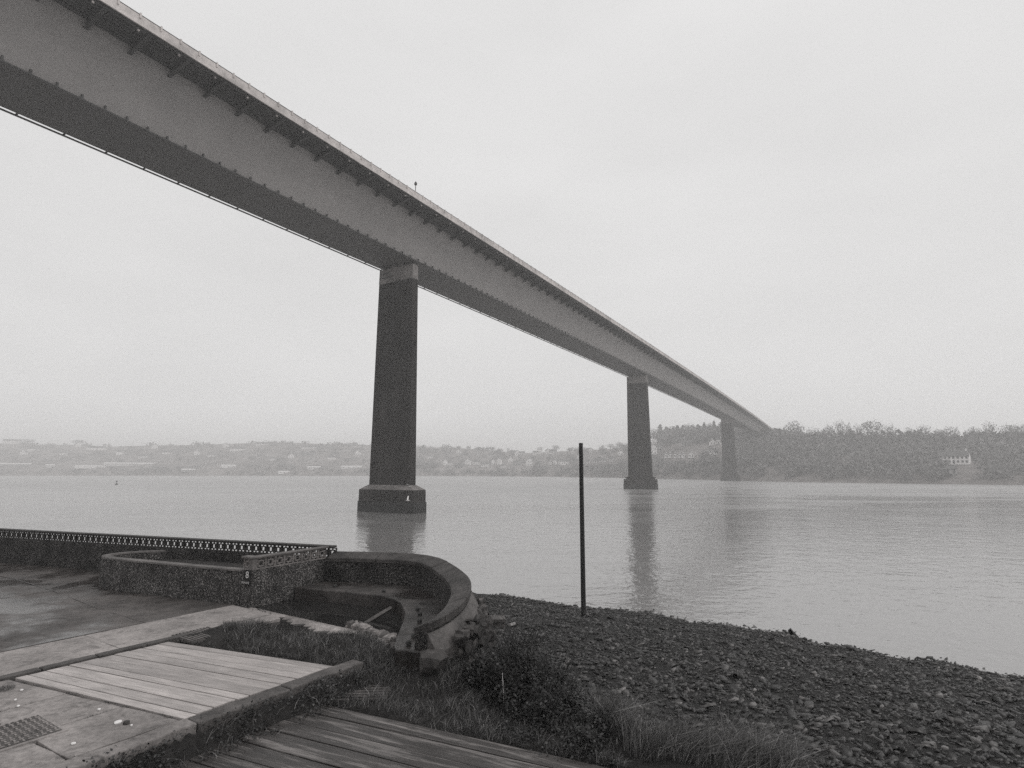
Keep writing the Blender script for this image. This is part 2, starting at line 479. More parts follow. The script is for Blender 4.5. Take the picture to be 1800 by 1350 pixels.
# ------------------------------------------------------------------ bridge
TH, LAT0 = 0.524, 68.208
D = Vector((math.sin(TH), math.cos(TH), 0)); NL = Vector((-math.cos(TH), math.sin(TH), 0))
BW = 8.58
def zs(u): return EYE + 39.249 + 0.671 * u / 100 - 0.219 * (u / 100) ** 2
def bp(u, lat, zo):
    """bridge point: u along the deck, lat to the right of the near bottom edge, zo above the soffit"""
    q = D * u + NL * (LAT0 - lat)
    return (q.x, q.y, zs(u) + zo)

bridge = empty('bridge', bp(0, 0, 0)[:2] + (0.0,), label='long steel box girder road bridge crossing the estuary on tall piers', cat='bridge')
BINV = Matrix.Translation(-bridge.location)
def bpart(mb, name, mat, **k):
    mb.v = [tuple(Vector(p) - bridge.location) for p in mb.v]
    return mb.build(name, mat, bridge, **k)

US = list(np.arange(-92, 681, 6.0))
def along(section, us=US):
    return [[bp(u, la, zo) for la, zo in section] for u in us]
WT = 2.4    # the web leans outwards by this much
web_z = 7.70
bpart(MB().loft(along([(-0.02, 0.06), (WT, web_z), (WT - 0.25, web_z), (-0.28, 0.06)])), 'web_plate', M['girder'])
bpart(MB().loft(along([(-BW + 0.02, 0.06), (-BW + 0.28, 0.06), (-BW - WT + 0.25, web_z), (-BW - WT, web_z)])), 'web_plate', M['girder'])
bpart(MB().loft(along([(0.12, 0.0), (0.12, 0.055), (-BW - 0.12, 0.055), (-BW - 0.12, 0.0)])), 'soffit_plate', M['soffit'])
DL = 6.5
bpart(MB().loft(along([(DL - 0.1, 7.75), (DL - 0.1, 8.1), (-BW - DL + 0.1, 8.1), (-BW - DL + 0.1, 7.75)])), 'deck_slab', M['steel_dark'])
for la in (DL + 0.0, -BW - DL - 0.0):
    s = 1 if la > 0 else -1
    bpart(MB().loft(along([(la - 0.09 * s, 7.72), (la + 0.05 * s, 7.72), (la + 0.05 * s, 8.84), (la - 0.09 * s, 8.84)])), 'parapet', M['parapet'])
    bpart(MB().loft(along([(la - 0.06 * s, 8.90), (la + 0.04 * s, 8.90), (la + 0.04 * s, 8.96), (la - 0.06 * s, 8.96)])), 'top_rail', M['steel_dark'])
# longitudinal stiffeners under the cantilever deck
for la in (3.0, 3.6, 4.2, 4.8, 5.4, 6.0):
    bpart(MB().loft(along([(la - 0.08, 7.55), (la + 0.08, 7.55), (la + 0.11, 7.745), (la - 0.11, 7.745)])), 'stiffener', M['steel_dark'])
# gantry rails along the bottom edges
bpart(MB().loft(along([(0.40, -0.12), (0.52, -0.12), (0.52, 0.02), (0.40, 0.02)])), 'gantry_rail', M['steel_dark'])
bpart(MB().loft(along([(-BW - 0.60, -0.18), (-BW - 0.42, -0.18), (-BW - 0.42, -0.02), (-BW - 0.60, -0.02)])), 'gantry_rail', M['steel_dark'])

def repeat(name, mat, one, u0, step, n_part, u_end, label=None):
    """first n_part pieces as parts that share one mesh, the tiny far ones joined"""
    first = None; u = u0; k = 0; rest = MB()
    while u < u_end:
        if k < n_part:
            if first is None:
                mb = one(u); o0 = Vector(bp(u, 0, 0))
                mb.v = [tuple(Vector(p) - o0) for p in mb.v]
                first = mb.build(name, mat, bridge, loc=o0 - bridge.location)
            else:
                share(name, first, bridge, loc=Vector(bp(u, 0, 0)) - bridge.location)
        else:
            m_ = one(u); rest.add(m_.v, m_.f)
        u += step; k += 1
    if rest.v:
        tag(bpart(rest, name, mat), kind='stuff')

def hexbar(u0, u1, sec):
    return MB().loft([[bp(u0, a, b) for a, b in sec], [bp(u1, a, b) for a, b in sec]])
def one_bracket(u):
    mb = hexbar(u - 0.05, u + 0.05, [(2.14, 6.88), (DL - 0.4, 7.45), (DL - 0.4, 7.74), (WT + 0.01, 7.74)])
    w = hexbar(u - 0.22, u + 0.22, [(2.12, 6.80), (DL - 0.4, 7.37), (DL - 0.4, 7.445), (2.14, 6.875)])
    return mb.add(w.v, w.f)
repeat('deck_bracket', M['steel_dark'], one_bracket, -15.1, 4.35, 80, 670)
repeat('parapet_post', M['parapet'], lambda u: hexbar(u - 0.09, u + 0.09, [(DL + 0.055, 8.45), (DL + 0.15, 8.45), (DL + 0.15, 9.06), (DL + 0.055, 9.06)]), -0.05 + 25.0 - 2.17 * 14, 2.17, 120, 670)
repeat('rail_lug', M['steel_dark'], lambda u: hexbar(u - 0.09, u + 0.09, [(0.36, -0.08), (0.50, -0.02), (0.50, 0.5), (0.20, 0.5)]), 18.4 - 2.25 * 10, 2.25, 90, 560)
repeat('rail_hanger', M['steel_dark'], lambda u: hexbar(u - 0.1, u + 0.1, [(-BW - 0.55, -0.06), (-BW - 0.05, -0.02), (-BW - 0.05, 0.04), (-BW - 0.55, 0.04)]), 0.3, 4.5, 50, 560)
repeat('drain_outlet', M['parapet'], lambda u: hexbar(u - 0.1, u + 0.1, [(DL - 0.6, 7.36), (DL - 0.45, 7.36), (DL - 0.45, 7.74), (DL - 0.6, 7.74)]), 23.0 - 4.35 * 6, 4.35, 50, 300)
repeat('soffit_seam', M['steel_dark'], lambda u: hexbar(u - 0.05, u + 0.05, [(-0.1, -0.02), (-0.1, 0.0), (-BW + 0.1, 0.0), (-BW + 0.1, -0.02)]), -6.0, 17.4, 22, 400)

# warning lamp post on the parapet
lp = Vector(bp(72.7, DL + 0.1, 8.7))
post = empty('lamp_post', lp, label='small lamp post standing up from the bridge parapet above the nearest pier', cat='lamp')
MB().tube([(0, 0, 0), (0, 0, 1.35)], 0.06, 8).build('pole', M['steel_dark'], post)
MB().loft([[(0.05 * math.cos(a) * r, 0.05 * math.sin(a) * r, z) for a in np.linspace(0, 2 * math.pi, 9)[:-1]] for r, z in ((2, 1.3), (5, 1.45), (5, 1.75), (1.5, 2.0))]).build('lamp_head', M['steel_dark'], post)
MB().box(-0.03, 0.03, -0.03, 0.03, 1.98, 2.15).build('finial', M['steel_dark'], post)

# piers
def pier(u, label, collar):
    c = D * u + NL * (LAT0 + BW / 2)
    root = empty('bridge_pier', (c.x, c.y, 0), -TH, label=label, cat='pier', group='piers carrying the bridge')
    top = zs(u) - 0.55
    # local x = across the bridge (towards the viewer's right), local y = along it
    def blk(w0, t0, w1, t1, z0, z1, nz=1, cut=0.0):
        rings = []
        for k in range(nz + 1):
            q = k / nz; w = (w0 + (w1 - w0) * q) / 2; t = (t0 + (t1 - t0) * q) / 2; z = z0 + (z1 - z0) * q
            rings.append([(-w, -t, z), (w, -t, z), (w, t, z), (-w, t, z)])
        return MB().loft(rings)
    hd = 2.9
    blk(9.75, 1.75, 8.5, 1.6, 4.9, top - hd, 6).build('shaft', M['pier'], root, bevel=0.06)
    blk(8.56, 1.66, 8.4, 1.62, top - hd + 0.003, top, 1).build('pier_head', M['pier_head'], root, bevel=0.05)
    for x in (-2.9, -0.9, 0.9, 2.9):
        MB().box(x - 0.55, x + 0.55, -0.45, 0.45, top + 0.002, top + 0.54).build('bearing', M['pier_head'] if abs(x) < 1 else M['steel_dark'], root)
    for z in (top - 0.9, top - 1.7):
        MB().box(-4.0, -1.6, -0.93, -0.83, z - 0.12, z + 0.12).build('inspection_ledge', M['steel_dark'], root)
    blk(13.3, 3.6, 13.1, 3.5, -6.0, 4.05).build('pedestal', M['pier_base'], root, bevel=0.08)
    if collar:
        blk(11.2, 2.6, 11.2, 2.6, 4.053, 4.45).build('pedestal_top', M['pier_base'], root)
        blk(12.0, 3.0, 12.0, 3.0, 4.453, 4.9).build('collar', M['pier'], root)
    else:
        blk(13.0, 3.4, 9.9, 1.9, 4.053, 4.9).build('pedestal_top', M['pier_head'], root)
    MB().box(-6.68, 6.68, -1.83, 1.83, -6.2, 1.9).build('wet_foot', M['pole'], root)
    return root
pier(81.2, 'nearest and tallest looking dark pier, its base just beyond the curved sea wall', False)
pier(230.4, 'middle pier with a stepped base, seen to the right of the bare pole', True)
pier(443.4, 'farthest pier, faded by haze in front of the wooded bank', True)

# ------------------------------------------------------------------ terrace frame of reference
T = 3.9
OE = Vector((-4.96, 8.77)); EA = Vector((0.548, 0.8365)); EB = Vector((-0.8365, 0.548))
def ab(a, b):
    q = OE + EA * a + EB * b
    return (q.x, q.y)

def inset(poly, d):
    """shrink a polygon (either winding) by d"""
    n = len(poly); P = [Vector(p) for p in poly]
    area = sum(P[i].x * P[(i + 1) % n].y - P[(i + 1) % n].x * P[i].y for i in range(n)) / 2
    if area < 0: P.reverse()
    out = []
    for i in range(n):
        e0 = (P[i] - P[i - 1]).normalized(); e1 = (P[(i + 1) % n] - P[i]).normalized()
        n0 = Vector((-e0.y, e0.x)); n1 = Vector((-e1.y, e1.x)); bis = n0 + n1
        k = d / max(0.3, 1 + n0.dot(n1)) 
        out.append(P[i] + bis * k)
    return [(q.x, q.y) for q in out]

def rough_line(p, q, n, amp):
    """points of a slightly uneven edge, end point left out"""
    p, q = Vector(p), Vector(q); e = (q - p).normalized(); nn = Vector((-e.y, e.x))
    return [tuple(p + (q - p) * (i / n) + nn * (random.uniform(-amp, amp) if i else 0)) for i in range(n)]

# ------------------------------------------------------------------ yard
A_N = (-7.04, 16.03); A_F = (-5.68, 18.28)      # near and far corner of the block wall's return
rear_dir = Vector((-14.92, 5.23)).normalized()
def rear(s, off=0.0):
    q = Vector(A_F) + rear_dir * s + Vector((rear_dir.y, -rear_dir.x)) * off
    return (q.x, q.y)
body = [rear(40, 0.35), rear(-0.15, 0.35), (-5.5, 18.2), (-6.95, 15.9), ab(4.2, 3.95), ab(2.2, 4.05), ab(3.05, 0.0), ab(3.3, -0.05), ab(3.3, -0.2), ab(-6, -0.2), ab(-9, 2), (-30, -3), (-45, 10)]
yard = MB().prism(body, -3.0, T - 0.13).build('yard', M['soil'])
tag(yard, kind='structure')

def slab(poly, mat, name='concrete_slab', gap=0.012, dz=0.0, edge=0.0, parent=None):
    pts = []
    n = len(poly)
    for i in range(n):
        L_ = (Vector(poly[(i + 1) % n]) - Vector(poly[i])).length
        pts += rough_line(poly[i], poly[(i + 1) % n], max(1, int(L_ / 0.4)), edge)
    q = inset(pts, gap)
    return MB().prism(q, T - 0.128, T + dz).build(name, mat, parent or yard, bevel=0.008)
# light strip beside the kerb, cast in bays
sa = [-9, -5.6, -2.2, 1.3, 4.75]
for i in range(len(sa) - 1):
    slab([ab(sa[i], 4.47), ab(sa[i + 1], 4.47), ab(sa[i + 1], 6.22), ab(sa[i], 6.22)], M['strip'], dz=random.uniform(-.004, .004), edge=0.008, gap=0.008)
# yard bays, uneven joints (gp points follow the cracks)
def yg(i, j):
    random.seed(1000 * i + j)
    a = [-12, -8.2, -4.4, -0.9, 2.6, 5.6, 9.0, 13.0][i] + random.uniform(-.25, .25)
    b = [6.25, 9.0, 12.4, 16.0, 20.0, 24.0][j] + (random.uniform(-.3, .3) if j else 0)
    return a, b
def clip_rear(poly):
    """keep the part of the slab in front of the rear wall"""
    nrm = Vector((rear_dir.y, -rear_dir.x))   # points to the water
    out = []
    P = [Vector(p) for p in poly]; base = Vector(A_F)
    for i in range(len(P)):
        p, q = P[i], P[(i + 1) % len(P)]
        dp, dq = (p - base).dot(nrm) + 0.05, (q - base).dot(nrm) + 0.05
        if dp <= 0: out.append(p)
        if dp * dq < 0: out.append(p + (q - p) * (dp / (dp - dq)))
    return [tuple(p) for p in out]
for i in range(7):
    for j in range(5):
        poly = clip_rear([ab(*yg(i, j)), ab(*yg(i + 1, j)), ab(*yg(i + 1, j + 1)), ab(*yg(i, j + 1))])
        if len(poly) >= 3 and not all(p[0] < -34 for p in poly):
            random.seed(77 * i + j)
            slab(poly, M['yard'], dz=random.uniform(-.012, .004), edge=0.02, gap=0.014)
random.seed(21)
# strip's far end towards the pool
slab([ab(2.35, 4.05), ab(4.6, 3.9), ab(4.74, 4.44), ab(2.35, 4.44)], M['strip'], dz=-0.006, edge=0.01)
# slabs in front of the bleached deck
def deck_a(b): return 0.25 - (b / 4.06) * 0.76      # near edge of the deck in a
cuts = [0.02, 1.25, 2.6, 4.2]
for k in range(3):
    b0, b1 = cuts[k], cuts[k + 1]
    prev0, prev1 = deck_a(b0) - 0.03, deck_a(b1) - 0.03
    for a0, a1 in ((-1.15 - 0.1 * k, -1.2 - 0.1 * k), (-2.6, -2.7), (-4.6, -4.5)):
        if k == 2 and a0 == -2.6: a0, a1 = -2.3, -2.35
        slab([ab(prev0, b0), ab(prev1, b1), ab(a1, b1), ab(a0, b0)], M['slab'], dz=random.uniform(-.01, .004), edge=0.015, gap=0.012)
        prev0, prev1 = a0 - 0.01, a1 - 0.01

# kerb stones between strip and deck
kerb = empty('kerb', ab(0, 4.3) + (T - 0.12,), label='row of dark kerb stones between the pale strip and the plank deck', cat='kerb')
a = -9.0
while a < 2.3:
    ln = random.uniform(0.75, 1.05)
    b0 = 4.235 + random.uniform(-.015, .015); b1 = b0 + 0.2 + random.uniform(-.01, .012)
    pts = []
    cs = [ab(a + .008, b0), ab(a + ln - .008, b0 + random.uniform(-.01, .01)), ab(a + ln - .008, b1), ab(a + .008, b1)]
    for i in range(4): pts += rough_line(cs[i], cs[(i + 1) % 4], 4 if i % 2 == 0 else 1, 0.008)
    pts = [(p[0] - kerb.location.x, p[1] - kerb.location.y) for p in pts]
    MB().prism(pts, 0, 0.12 + random.uniform(0.012, 0.035)).build('kerb_stone', M['kerb'], kerb, bevel=0.012)
    a += ln

# edge beam with the drop to the lower deck
edge = empty('edge_beam', ab(0, -0.16) + (T - 0.5,), label='raised concrete edge beam between the pale deck and the ivy', cat='kerb')
a = -6.5
for ln in (2.4, 2.1, 2.3, 1.55, 1.6):
    cs = [ab(a + .01, -0.32), ab(a + ln - .01, -0.32), ab(a + ln - .01, -0.005), ab(a + .01, -0.005)]
    pts = []
    for i in range(4): pts += rough_line(cs[i], cs[(i + 1) % 4], 9 if i % 2 == 0 else 1, 0.022)
    MB().prism([(p[0] - edge.location.x, p[1] - edge.location.y) for p in pts], 0, 0.5 + random.uniform(-0.004, 0.012)).build('beam_section', M['slab'] if a < 0.2 else M['edge'], edge, bevel=0.02)
    a += ln

# bleached plank deck
def planks(root, mat, corners, widths, zt, thick, gap, wob=0.006):
    """corners: near-left, near-right, far-right, far-left; planks run left to right"""
    A, B, Cc, Dd = [Vector(c) for c in corners]; tot = sum(widths); s = 0
    for w in widths:
        t0, t1 = s / tot, (s + w) / tot; s += w
        p0, p1, p2, p3 = A.lerp(Dd, t0), B.lerp(Cc, t0), B.lerp(Cc, t1), A.lerp(Dd, t1)
        gx = gap / (2 * tot) * 1.0
        ex = (p1 - p0).normalized(); ang = math.atan2(ex.y, ex.x); ey = Vector((-ex.y, ex.x))
        o = (p0 + p1 + p2 + p3) / 4
        loc = []
        for p, up in ((p0, 1), (p1, 1), (p2, -1), (p3, -1)):
            r = p - o; loc.append((r.dot(ex), r.dot(ey) + up * gap / 2))
        n = 10; low, high = [], []
        for i in range(n + 1):
            q = i / n
            low.append((loc[0][0] + (loc[1][0] - loc[0][0]) * q, loc[0][1] + (loc[1][1] - loc[0][1]) * q + random.uniform(0, wob)))
            high.append((loc[3][0] + (loc[2][0] - loc[3][0]) * q, loc[3][1] + (loc[2][1] - loc[3][1]) * q - random.uniform(0, wob)))
        e0, e1 = random.uniform(-.02, .02), random.uniform(-.02, .02)
        low[0] = (low[0][0] + e0, low[0][1]); high[0] = (high[0][0] + e0, high[0][1])
        low[-1] = (low[-1][0] + e1, low[-1][1]); high[-1] = (high[-1][0] + e1, high[-1][1])
        dz = random.uniform(-.008, .005)
        MB().prism(low + high[::-1], -thick, dz).build('plank', mat, root, bevel=0.006,
            loc=(o.x - root.location.x, o.y - root.location.y, 0), rot=(random.uniform(-.004, .004), random.uniform(-.002, .002), ang))
deck = empty('plank_deck', ab(1.3, 2.0) + (T,), label='pale bleached plank deck set level in the concrete yard', cat='deck')
planks(deck, M['deck'], [ab(-0.5, 4.19), ab(0.26, 0.02), ab(3.02, 0.02), ab(2.1, 4.19)],
       [0.2, 0.27, 0.36, 0.2, 0.33, 0.26, 0.3, 0.24, 0.34, 0.22], T, 0.11, 0.016)

# lower wet deck, 0.3 m down
TL_ = T - 0.3
ldeck = empty('wet_deck', (-1.6, 9.0, TL_), label='dark wet plank deck below the ivy, dropping out of the picture', cat='deck')
ld = Vector(gp(788, 1312, TL_)) - Vector(gp(512, 1248, TL_)); ld.normalize()
lp_ = Vector((-ld.y, ld.x))
def lq(s, t):
    q = Vector((-4.0, 10.3)) + ld * s - lp_ * t
    return (q.x, q.y)
lw = [0.3, 0.36, 0.32, 0.4, 0.34, 0.3, 0.38, 0.34, 0.36, 0.33, 0.36]
tot = sum(lw)
planks(ldeck, M['deck_wet'], [lq(-0.65 - 0.66 * tot, tot), lq(7.2, tot), lq(6.0, -0.35), lq(-0.65 + .1, -0.35)], lw[::-1], TL_, 0.12, 0.014, wob=0.01)
# lower concrete in the corner
MB().prism([ab(-0.75, -0.34), ab(-6, -0.34), ab(-6, -3.0), lq(-0.9 - 0.6 * tot, tot), lq(-1.2 - 0.3 * tot, tot * .45)], TL_ - 0.4, TL_ - 0.035).build('lower_paving', M['edge'])
bpy.data.objects['lower_paving']['kind'] = 'structure'

# access cover
cov_c = Vector(gp(28, 1289, T))
cover = empty('access_cover', (cov_c.x, cov_c.y, T + 0.006), math.atan2(EA.y, EA.x), label='cast iron access cover with a chequer tread near the picture corner', cat='cover')
MB().box(-0.44, 0.44, -0.5, 0.5, -0.05, 0.004).build('frame', M['slab'], cover, bevel=0.004)
MB().box(-0.38, 0.38, -0.44, 0.44, 0.0045, 0.012).build('plate', M['edge'], cover)
k0 = MB().box(-0.026, 0.026, -0.011, 0.011, 0, 0.008); k0m = None
for i in range(10):
    for j in range(12):
        x, y = -0.34 + i * 0.0755, -0.405 + j * 0.0736
        r = 0 if (i + j) % 2 else math.pi / 2
        if k0m is None: k0m = k0.build('tread_bar', M['slab'], cover, loc=(x, y, 0.012), rot=(0, 0, r))
        else: share('tread_bar', k0m, cover, loc=(x, y, 0.012), rot=(0, 0, r))
# drain grating at the end of the kerb
gr_c = Vector(gp(352, 1115, T))
grate = empty('drain_grating', (gr_c.x, gr_c.y, T - 0.02), math.atan2(EA.y, EA.x), label='iron drain grating beside the grass at the end of the kerb', cat='grating')
MB().box(-0.42, 0.42, -0.45, 0.45, -0.02, 0.018).build('tray', M['edge'], grate)
b0 = None
for i in range(11):
    x = -0.38 + i * 0.076
    if b0 is None: b0 = MB().box(-0.02, 0.02, -0.42, 0.42, 0.0185, 0.04).build('bar', M['coping'], grate, loc=(x, 0, 0))
    else: share('bar', b0, grate, loc=(x, 0, 0))
# duckboard half hidden in the grass
dk = Vector(gp(636, 1212, TL_ + 0.03))
duck = empty('duckboard', (dk.x, dk.y, TL_ + 0.0), math.atan2(ld.y, ld.x) + 0.5, label='small slatted duckboard half buried in the grass', cat='duckboard')
s0 = None
for i in range(8):
    y = -0.42 + i * 0.12
    if s0 is None: s0 = MB().box(-0.5, 0.5, -0.03, 0.03, 0, 0.03).build('slat', M['edge'], duck, loc=(0, y, 0))
    else: share('slat', s0, duck, loc=(random.uniform(-.03, .03), y, 0), rot=(0, 0, random.uniform(-.03, .03)))
for x in (-0.3, 0.3): MB().box(x - .03, x + .03, -0.44, 0.44, -0.06, -0.001).build('bearer', M['iron'], duck)

# ------------------------------------------------------------------ pierced block wall
ZB, ZT = T + 0.915, T + 1.215      # block course
wall = empty('block_wall', A_F + (T,), label='pebbledash boundary wall topped with pierced screen blocks', cat='wall')
def rel(p, z): return (p[0] - wall.location.x, p[1] - wall.location.y, z - wall.location.z)
def wbox(p, q, th0, th1, z0, z1, name, mat, bevel=0.01):
    """wall piece along p-q between the offsets th0 and th1 to the left of the line"""
    p, q = Vector(p), Vector(q); e = (q - p).normalized(); n = Vector((-e.y, e.x))
    pts = [p + n * th0, q + n * th0, q + n * th1, p + n * th1]
    return MB().prism([(x.x - wall.location.x, x.y - wall.location.y) for x in pts], z0 - wall.location.z, z1 - wall.location.z).build(name, mat, wall, bevel=bevel)
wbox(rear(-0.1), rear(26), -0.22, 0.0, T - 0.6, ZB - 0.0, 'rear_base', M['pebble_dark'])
sdir = (Vector(A_F) - Vector(A_N)).normalized()
wbox(A_N, Vector(A_F) - sdir * 0.0, 0.02, 0.24, T - 0.6, ZB, 'return_base', M['pebble'])
# front pier of the return with the signs
fdir = (Vector((-13.28, 18.71)) - Vector(A_N)).normalized()
fr0 = Vector(A_N); fr1 = fr0 + fdir * 0.40
wbox(fr1, fr0 + fdir * 0.0, 0.0, 0.24, T - 0.3, ZB - 0.003, 'front_base', M['pebble'])
# screen block
def block_mesh():
    s, th, bar = 0.146, 0.03, 0.024
    mb = MB()
    mb.box(-s, s, -th, th, 0, bar); mb.box(-s, s, -th, th, 0.3 - bar, 0.3)
    mb.box(-s, -s + bar * 0.9, -th, th, bar, 0.3 - bar); mb.box(s - bar * 0.9, s, -th, th, bar, 0.3 - bar)
    r = 0.082; c = 0.15; t2 = th - 0.004
    mb.box(-r, r, -t2, t2, c - r, c - r + bar); mb.box(-r, r, -t2, t2, c + r - bar, c + r)
    mb.box(-r, -r + bar, -t2, t2, c - r + bar, c + r - bar); mb.box(r - bar, r, -t2, t2, c - r + bar, c + r - bar)
    t3 = th - 0.008
    mb.box(-s + bar * 0.9, -r, -t3, t3, c - bar / 2, c + bar / 2); mb.box(r, s - bar * 0.9, -t3, t3, c - bar / 2, c + bar / 2)
    mb.box(-bar / 2, bar / 2, -t3, t3, bar, c - r); mb.box(-bar / 2, bar / 2, -t3, t3, c + r, 0.3 - bar)
    return mb
blk0 = None
def put_block(p, ang):
    global blk0
    if blk0 is None: blk0 = block_mesh().build('screen_block', M['block'], wall, loc=rel(p, ZB + 0.001), rot=(0, 0, ang))
    else: share('screen_block', blk0, wall, loc=rel(p, ZB + 0.001), rot=(0, 0, ang))
ra = math.atan2(rear_dir.y, rear_dir.x)
blk_front = None
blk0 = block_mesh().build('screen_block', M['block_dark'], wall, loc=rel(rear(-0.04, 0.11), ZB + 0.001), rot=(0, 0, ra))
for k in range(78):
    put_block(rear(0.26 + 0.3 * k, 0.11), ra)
blk0 = None
sL = (Vector(A_F) - Vector(A_N)).length
sn = Vector((-sdir.y, sdir.x))
nb = int((sL - 0.12) / 0.2925)
for k in range(8):
    q = Vector(A_N) + sdir * (0.13 + 0.151 + 0.302 * k) + sn * 0.07
    put_block((q.x, q.y), math.atan2(sdir.y, sdir.x))
q = Vector(A_N) + fdir * 0.235 + Vector((fdir.y, -fdir.x)) * 0.06
put_block((q.x, q.y), math.atan2(fdir.y, fdir.x))
q0 = Vector(A_N)
wbox(q0 + sdir * 0.0, q0 + sdir * 0.12, 0.025, 0.2, ZB + 0.001, ZT, 'corner_post', M['coping'], 0.006)
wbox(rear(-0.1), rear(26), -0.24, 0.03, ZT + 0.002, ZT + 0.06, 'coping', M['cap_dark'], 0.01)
wbox(q0 - sdir * 0.06, Vector(A_F) - sdir * 0.02, -0.005, 0.25, ZT + 0.006, ZT + 0.05, 'coping', M['coping'], 0.01)
wbox(fr1 + fdir * 0.03, q0 + fdir * 0.06, -0.03, 0.22, ZT + 0.003, ZT + 0.058, 'coping', M['coping'], 0.01)

# number sign and private sign on the front pier
def text_mesh(body, size, name, mat, parent, loc):
    cu = bpy.data.curves.new('lettering', 'FONT'); cu.body = body; cu.size = size; cu.align_x = 'CENTER'; cu.align_y = 'CENTER'; cu.extrude = 0.0015
    to = bpy.data.objects.new('lettering', cu); COL.objects.link(to)
    dg = bpy.context.evaluated_depsgraph_get()
    me = bpy.data.meshes.new_from_object(to.evaluated_get(dg))
    bpy.data.objects.remove(to); bpy.data.curves.remove(cu)
    me.materials.clear(); me.materials.append(mat)
    o = bpy.data.objects.new(name, me); o.location = loc; o.rotation_euler = (math.pi / 2, 0, 0)
    return link(o, parent)
fn = Vector((-fdir.y, fdir.x))       # towards the yard
fa = math.atan2(-fdir.y, -fdir.x)
def sign_at(name, off, z, w, h, text, size, label):
    q = Vector(A_N) + fdir * off + fn * 0.016
    r = empty(name, (q.x, q.y, z), fa, label=label, cat='sign')
    MB().box(-w / 2, w / 2, -0.012, 0.012, -h / 2, h / 2).build('plate', M['sign'], r, bevel=0.003)
    text_mesh(text, size, 'lettering', M['white'], r, (0, -0.0135, 0))
    return r
sign_at('number_sign', 0.16, T + 0.79, 0.25, 0.25, '8', 0.25, 'black square number plate reading 8 on the wall corner')
sign_at('private_sign', 0.21, T + 0.585, 0.34, 0.10, 'PRIVATE', 0.075, 'small black plate reading PRIVATE below the number plate')

# low planter wall with the rounded end
pl = empty('planter_wall', (-10, 17.3, T), label='low pebbledash planter wall with a rounded end and smooth pale top', cat='wall')
pf = Vector(A_N) + fdir * 0.41
pth = [tuple(pf)]
for px, py in ((300, 1049), (215, 1038)):
    pth.append(gp(px, py, T))
cx, cy = -12.45, 19.2
P_end = Vector(gp(178, 1033, T)); 
pth += [tuple(P_end), tuple(P_end + Vector((-0.42, 0.42))), tuple(P_end + Vector((-0.48, 0.85))), tuple(P_end + Vector((-0.22, 1.25))), tuple(P_end + Vector((0.25, 1.6))), tuple(P_end + Vector((0.9, 1.72)))]
def smooth_path(pts, it=2):
    for _ in range(it):
        out = [pts[0]]
        for i in range(len(pts) - 1):
            p, q = Vector(pts[i]), Vector(pts[i + 1])
            out += [tuple(p * .75 + q * .25), tuple(p * .25 + q * .75)]
        out.append(pts[-1]); pts = out
    return pts
def sweep(path, sec_fn, closed=False):
    """sec_fn(i, n) -> list of (offset to the left, z)"""
    rings = []
    for i, p in enumerate(path):
        p = Vector(p[:2]); a_ = Vector(path[max(i - 1, 0)][:2]); b_ = Vector(path[min(i + 1, len(path) - 1)][:2])
        e = (b_ - a_).normalized(); n = Vector((-e.y, e.x))
        rings.append([(p.x + n.x * o, p.y + n.y * o, z) for o, z in sec_fn(i)])
    return MB().loft(rings)
pth = smooth_path(pth, 2)
def shift(mb, o):
    mb.v = [tuple(Vector(p) - o.location) for p in mb.v]; return mb
# the path runs from the pier to the rounded end, the yard lies on its left
shift(sweep(pth, lambda i: [(0.0, T - 0.3), (0.0, T + 0.86), (-0.24, T + 0.86), (-0.24, T - 0.3)]), pl).build('wall_face', M['pebble'], pl, smooth=False)
shift(sweep(pth, lambda i: [(0.012, T + 0.862), (0.0, T + 0.905), (-0.24, T + 0.91), (-0.252, T + 0.862)]), pl).build('coping', M['coping'], pl)
MB().prism([tuple(Vector(p) - Vector(pl.location[:2])) for p in [(-7.3, 16.45), (-13.0, 19.0), (-12.6, 20.5), (-6.0, 18.1)]], -0.02, 0.62).build('planter_soil', M['soil'], pl)

# ------------------------------------------------------------------ curved sea wall, ledge, pool
WO = [(-5.60, 18.46, 5.00), (-4.6, 18.32, 5.00), (-3.68, 18.12, 5.00), (-3.05, 17.98, 5.00), (-2.5, 17.6, 5.00), (-2.05, 16.95, 5.00), (-1.68, 16.1, 5.0), (-1.30, 15.05, 4.99), (-1.05, 14.2, 4.97),
      (-0.95, 13.6, 4.93), (-0.95, 13.0, 4.87), (-1.02, 12.5, 4.80), (-1.18, 12.0, 4.73), (-1.42, 11.6, 4.67), (-1.60, 11.34, 4.65)]
def dens3(pts, it=2):
    for _ in range(it):
        out = [pts[0]]
        for i in range(len(pts) - 1):
            p, q = Vector(pts[i]), Vector(pts[i + 1])
            out += [tuple(p * .75 + q * .25), tuple(p * .25 + q * .75)]
        out.append(pts[-1]); pts = out
    return pts
WP = dens3(WO, 2)
def wfrac(i): return i / (len(WP) - 1)
def wwid(i): return 0.42 - 0.1 * max(0, (wfrac(i) - 0.6) / 0.4)
cw = empty('sea_wall', (-2.5, 16.0, T), label='curved sea wall with a broad sloping top, bulging out to the water', cat='wall')
shift(sweep(WP, lambda i: [(0.0, -2.5 if wfrac(i) < .5 else 1.0), (0.0, WP[i][2] - 0.16), (-wwid(i), WP[i][2] - 0.26), (-wwid(i), T + 0.1)]), cw).build('wall_face', M['pebble_dark'], cw)
_k = 0; _cuts = list(range(0, len(WP) - 1, 4)) + [len(WP) - 1]
if _cuts[-1] - _cuts[-2] < 2: _cuts.pop(-2)
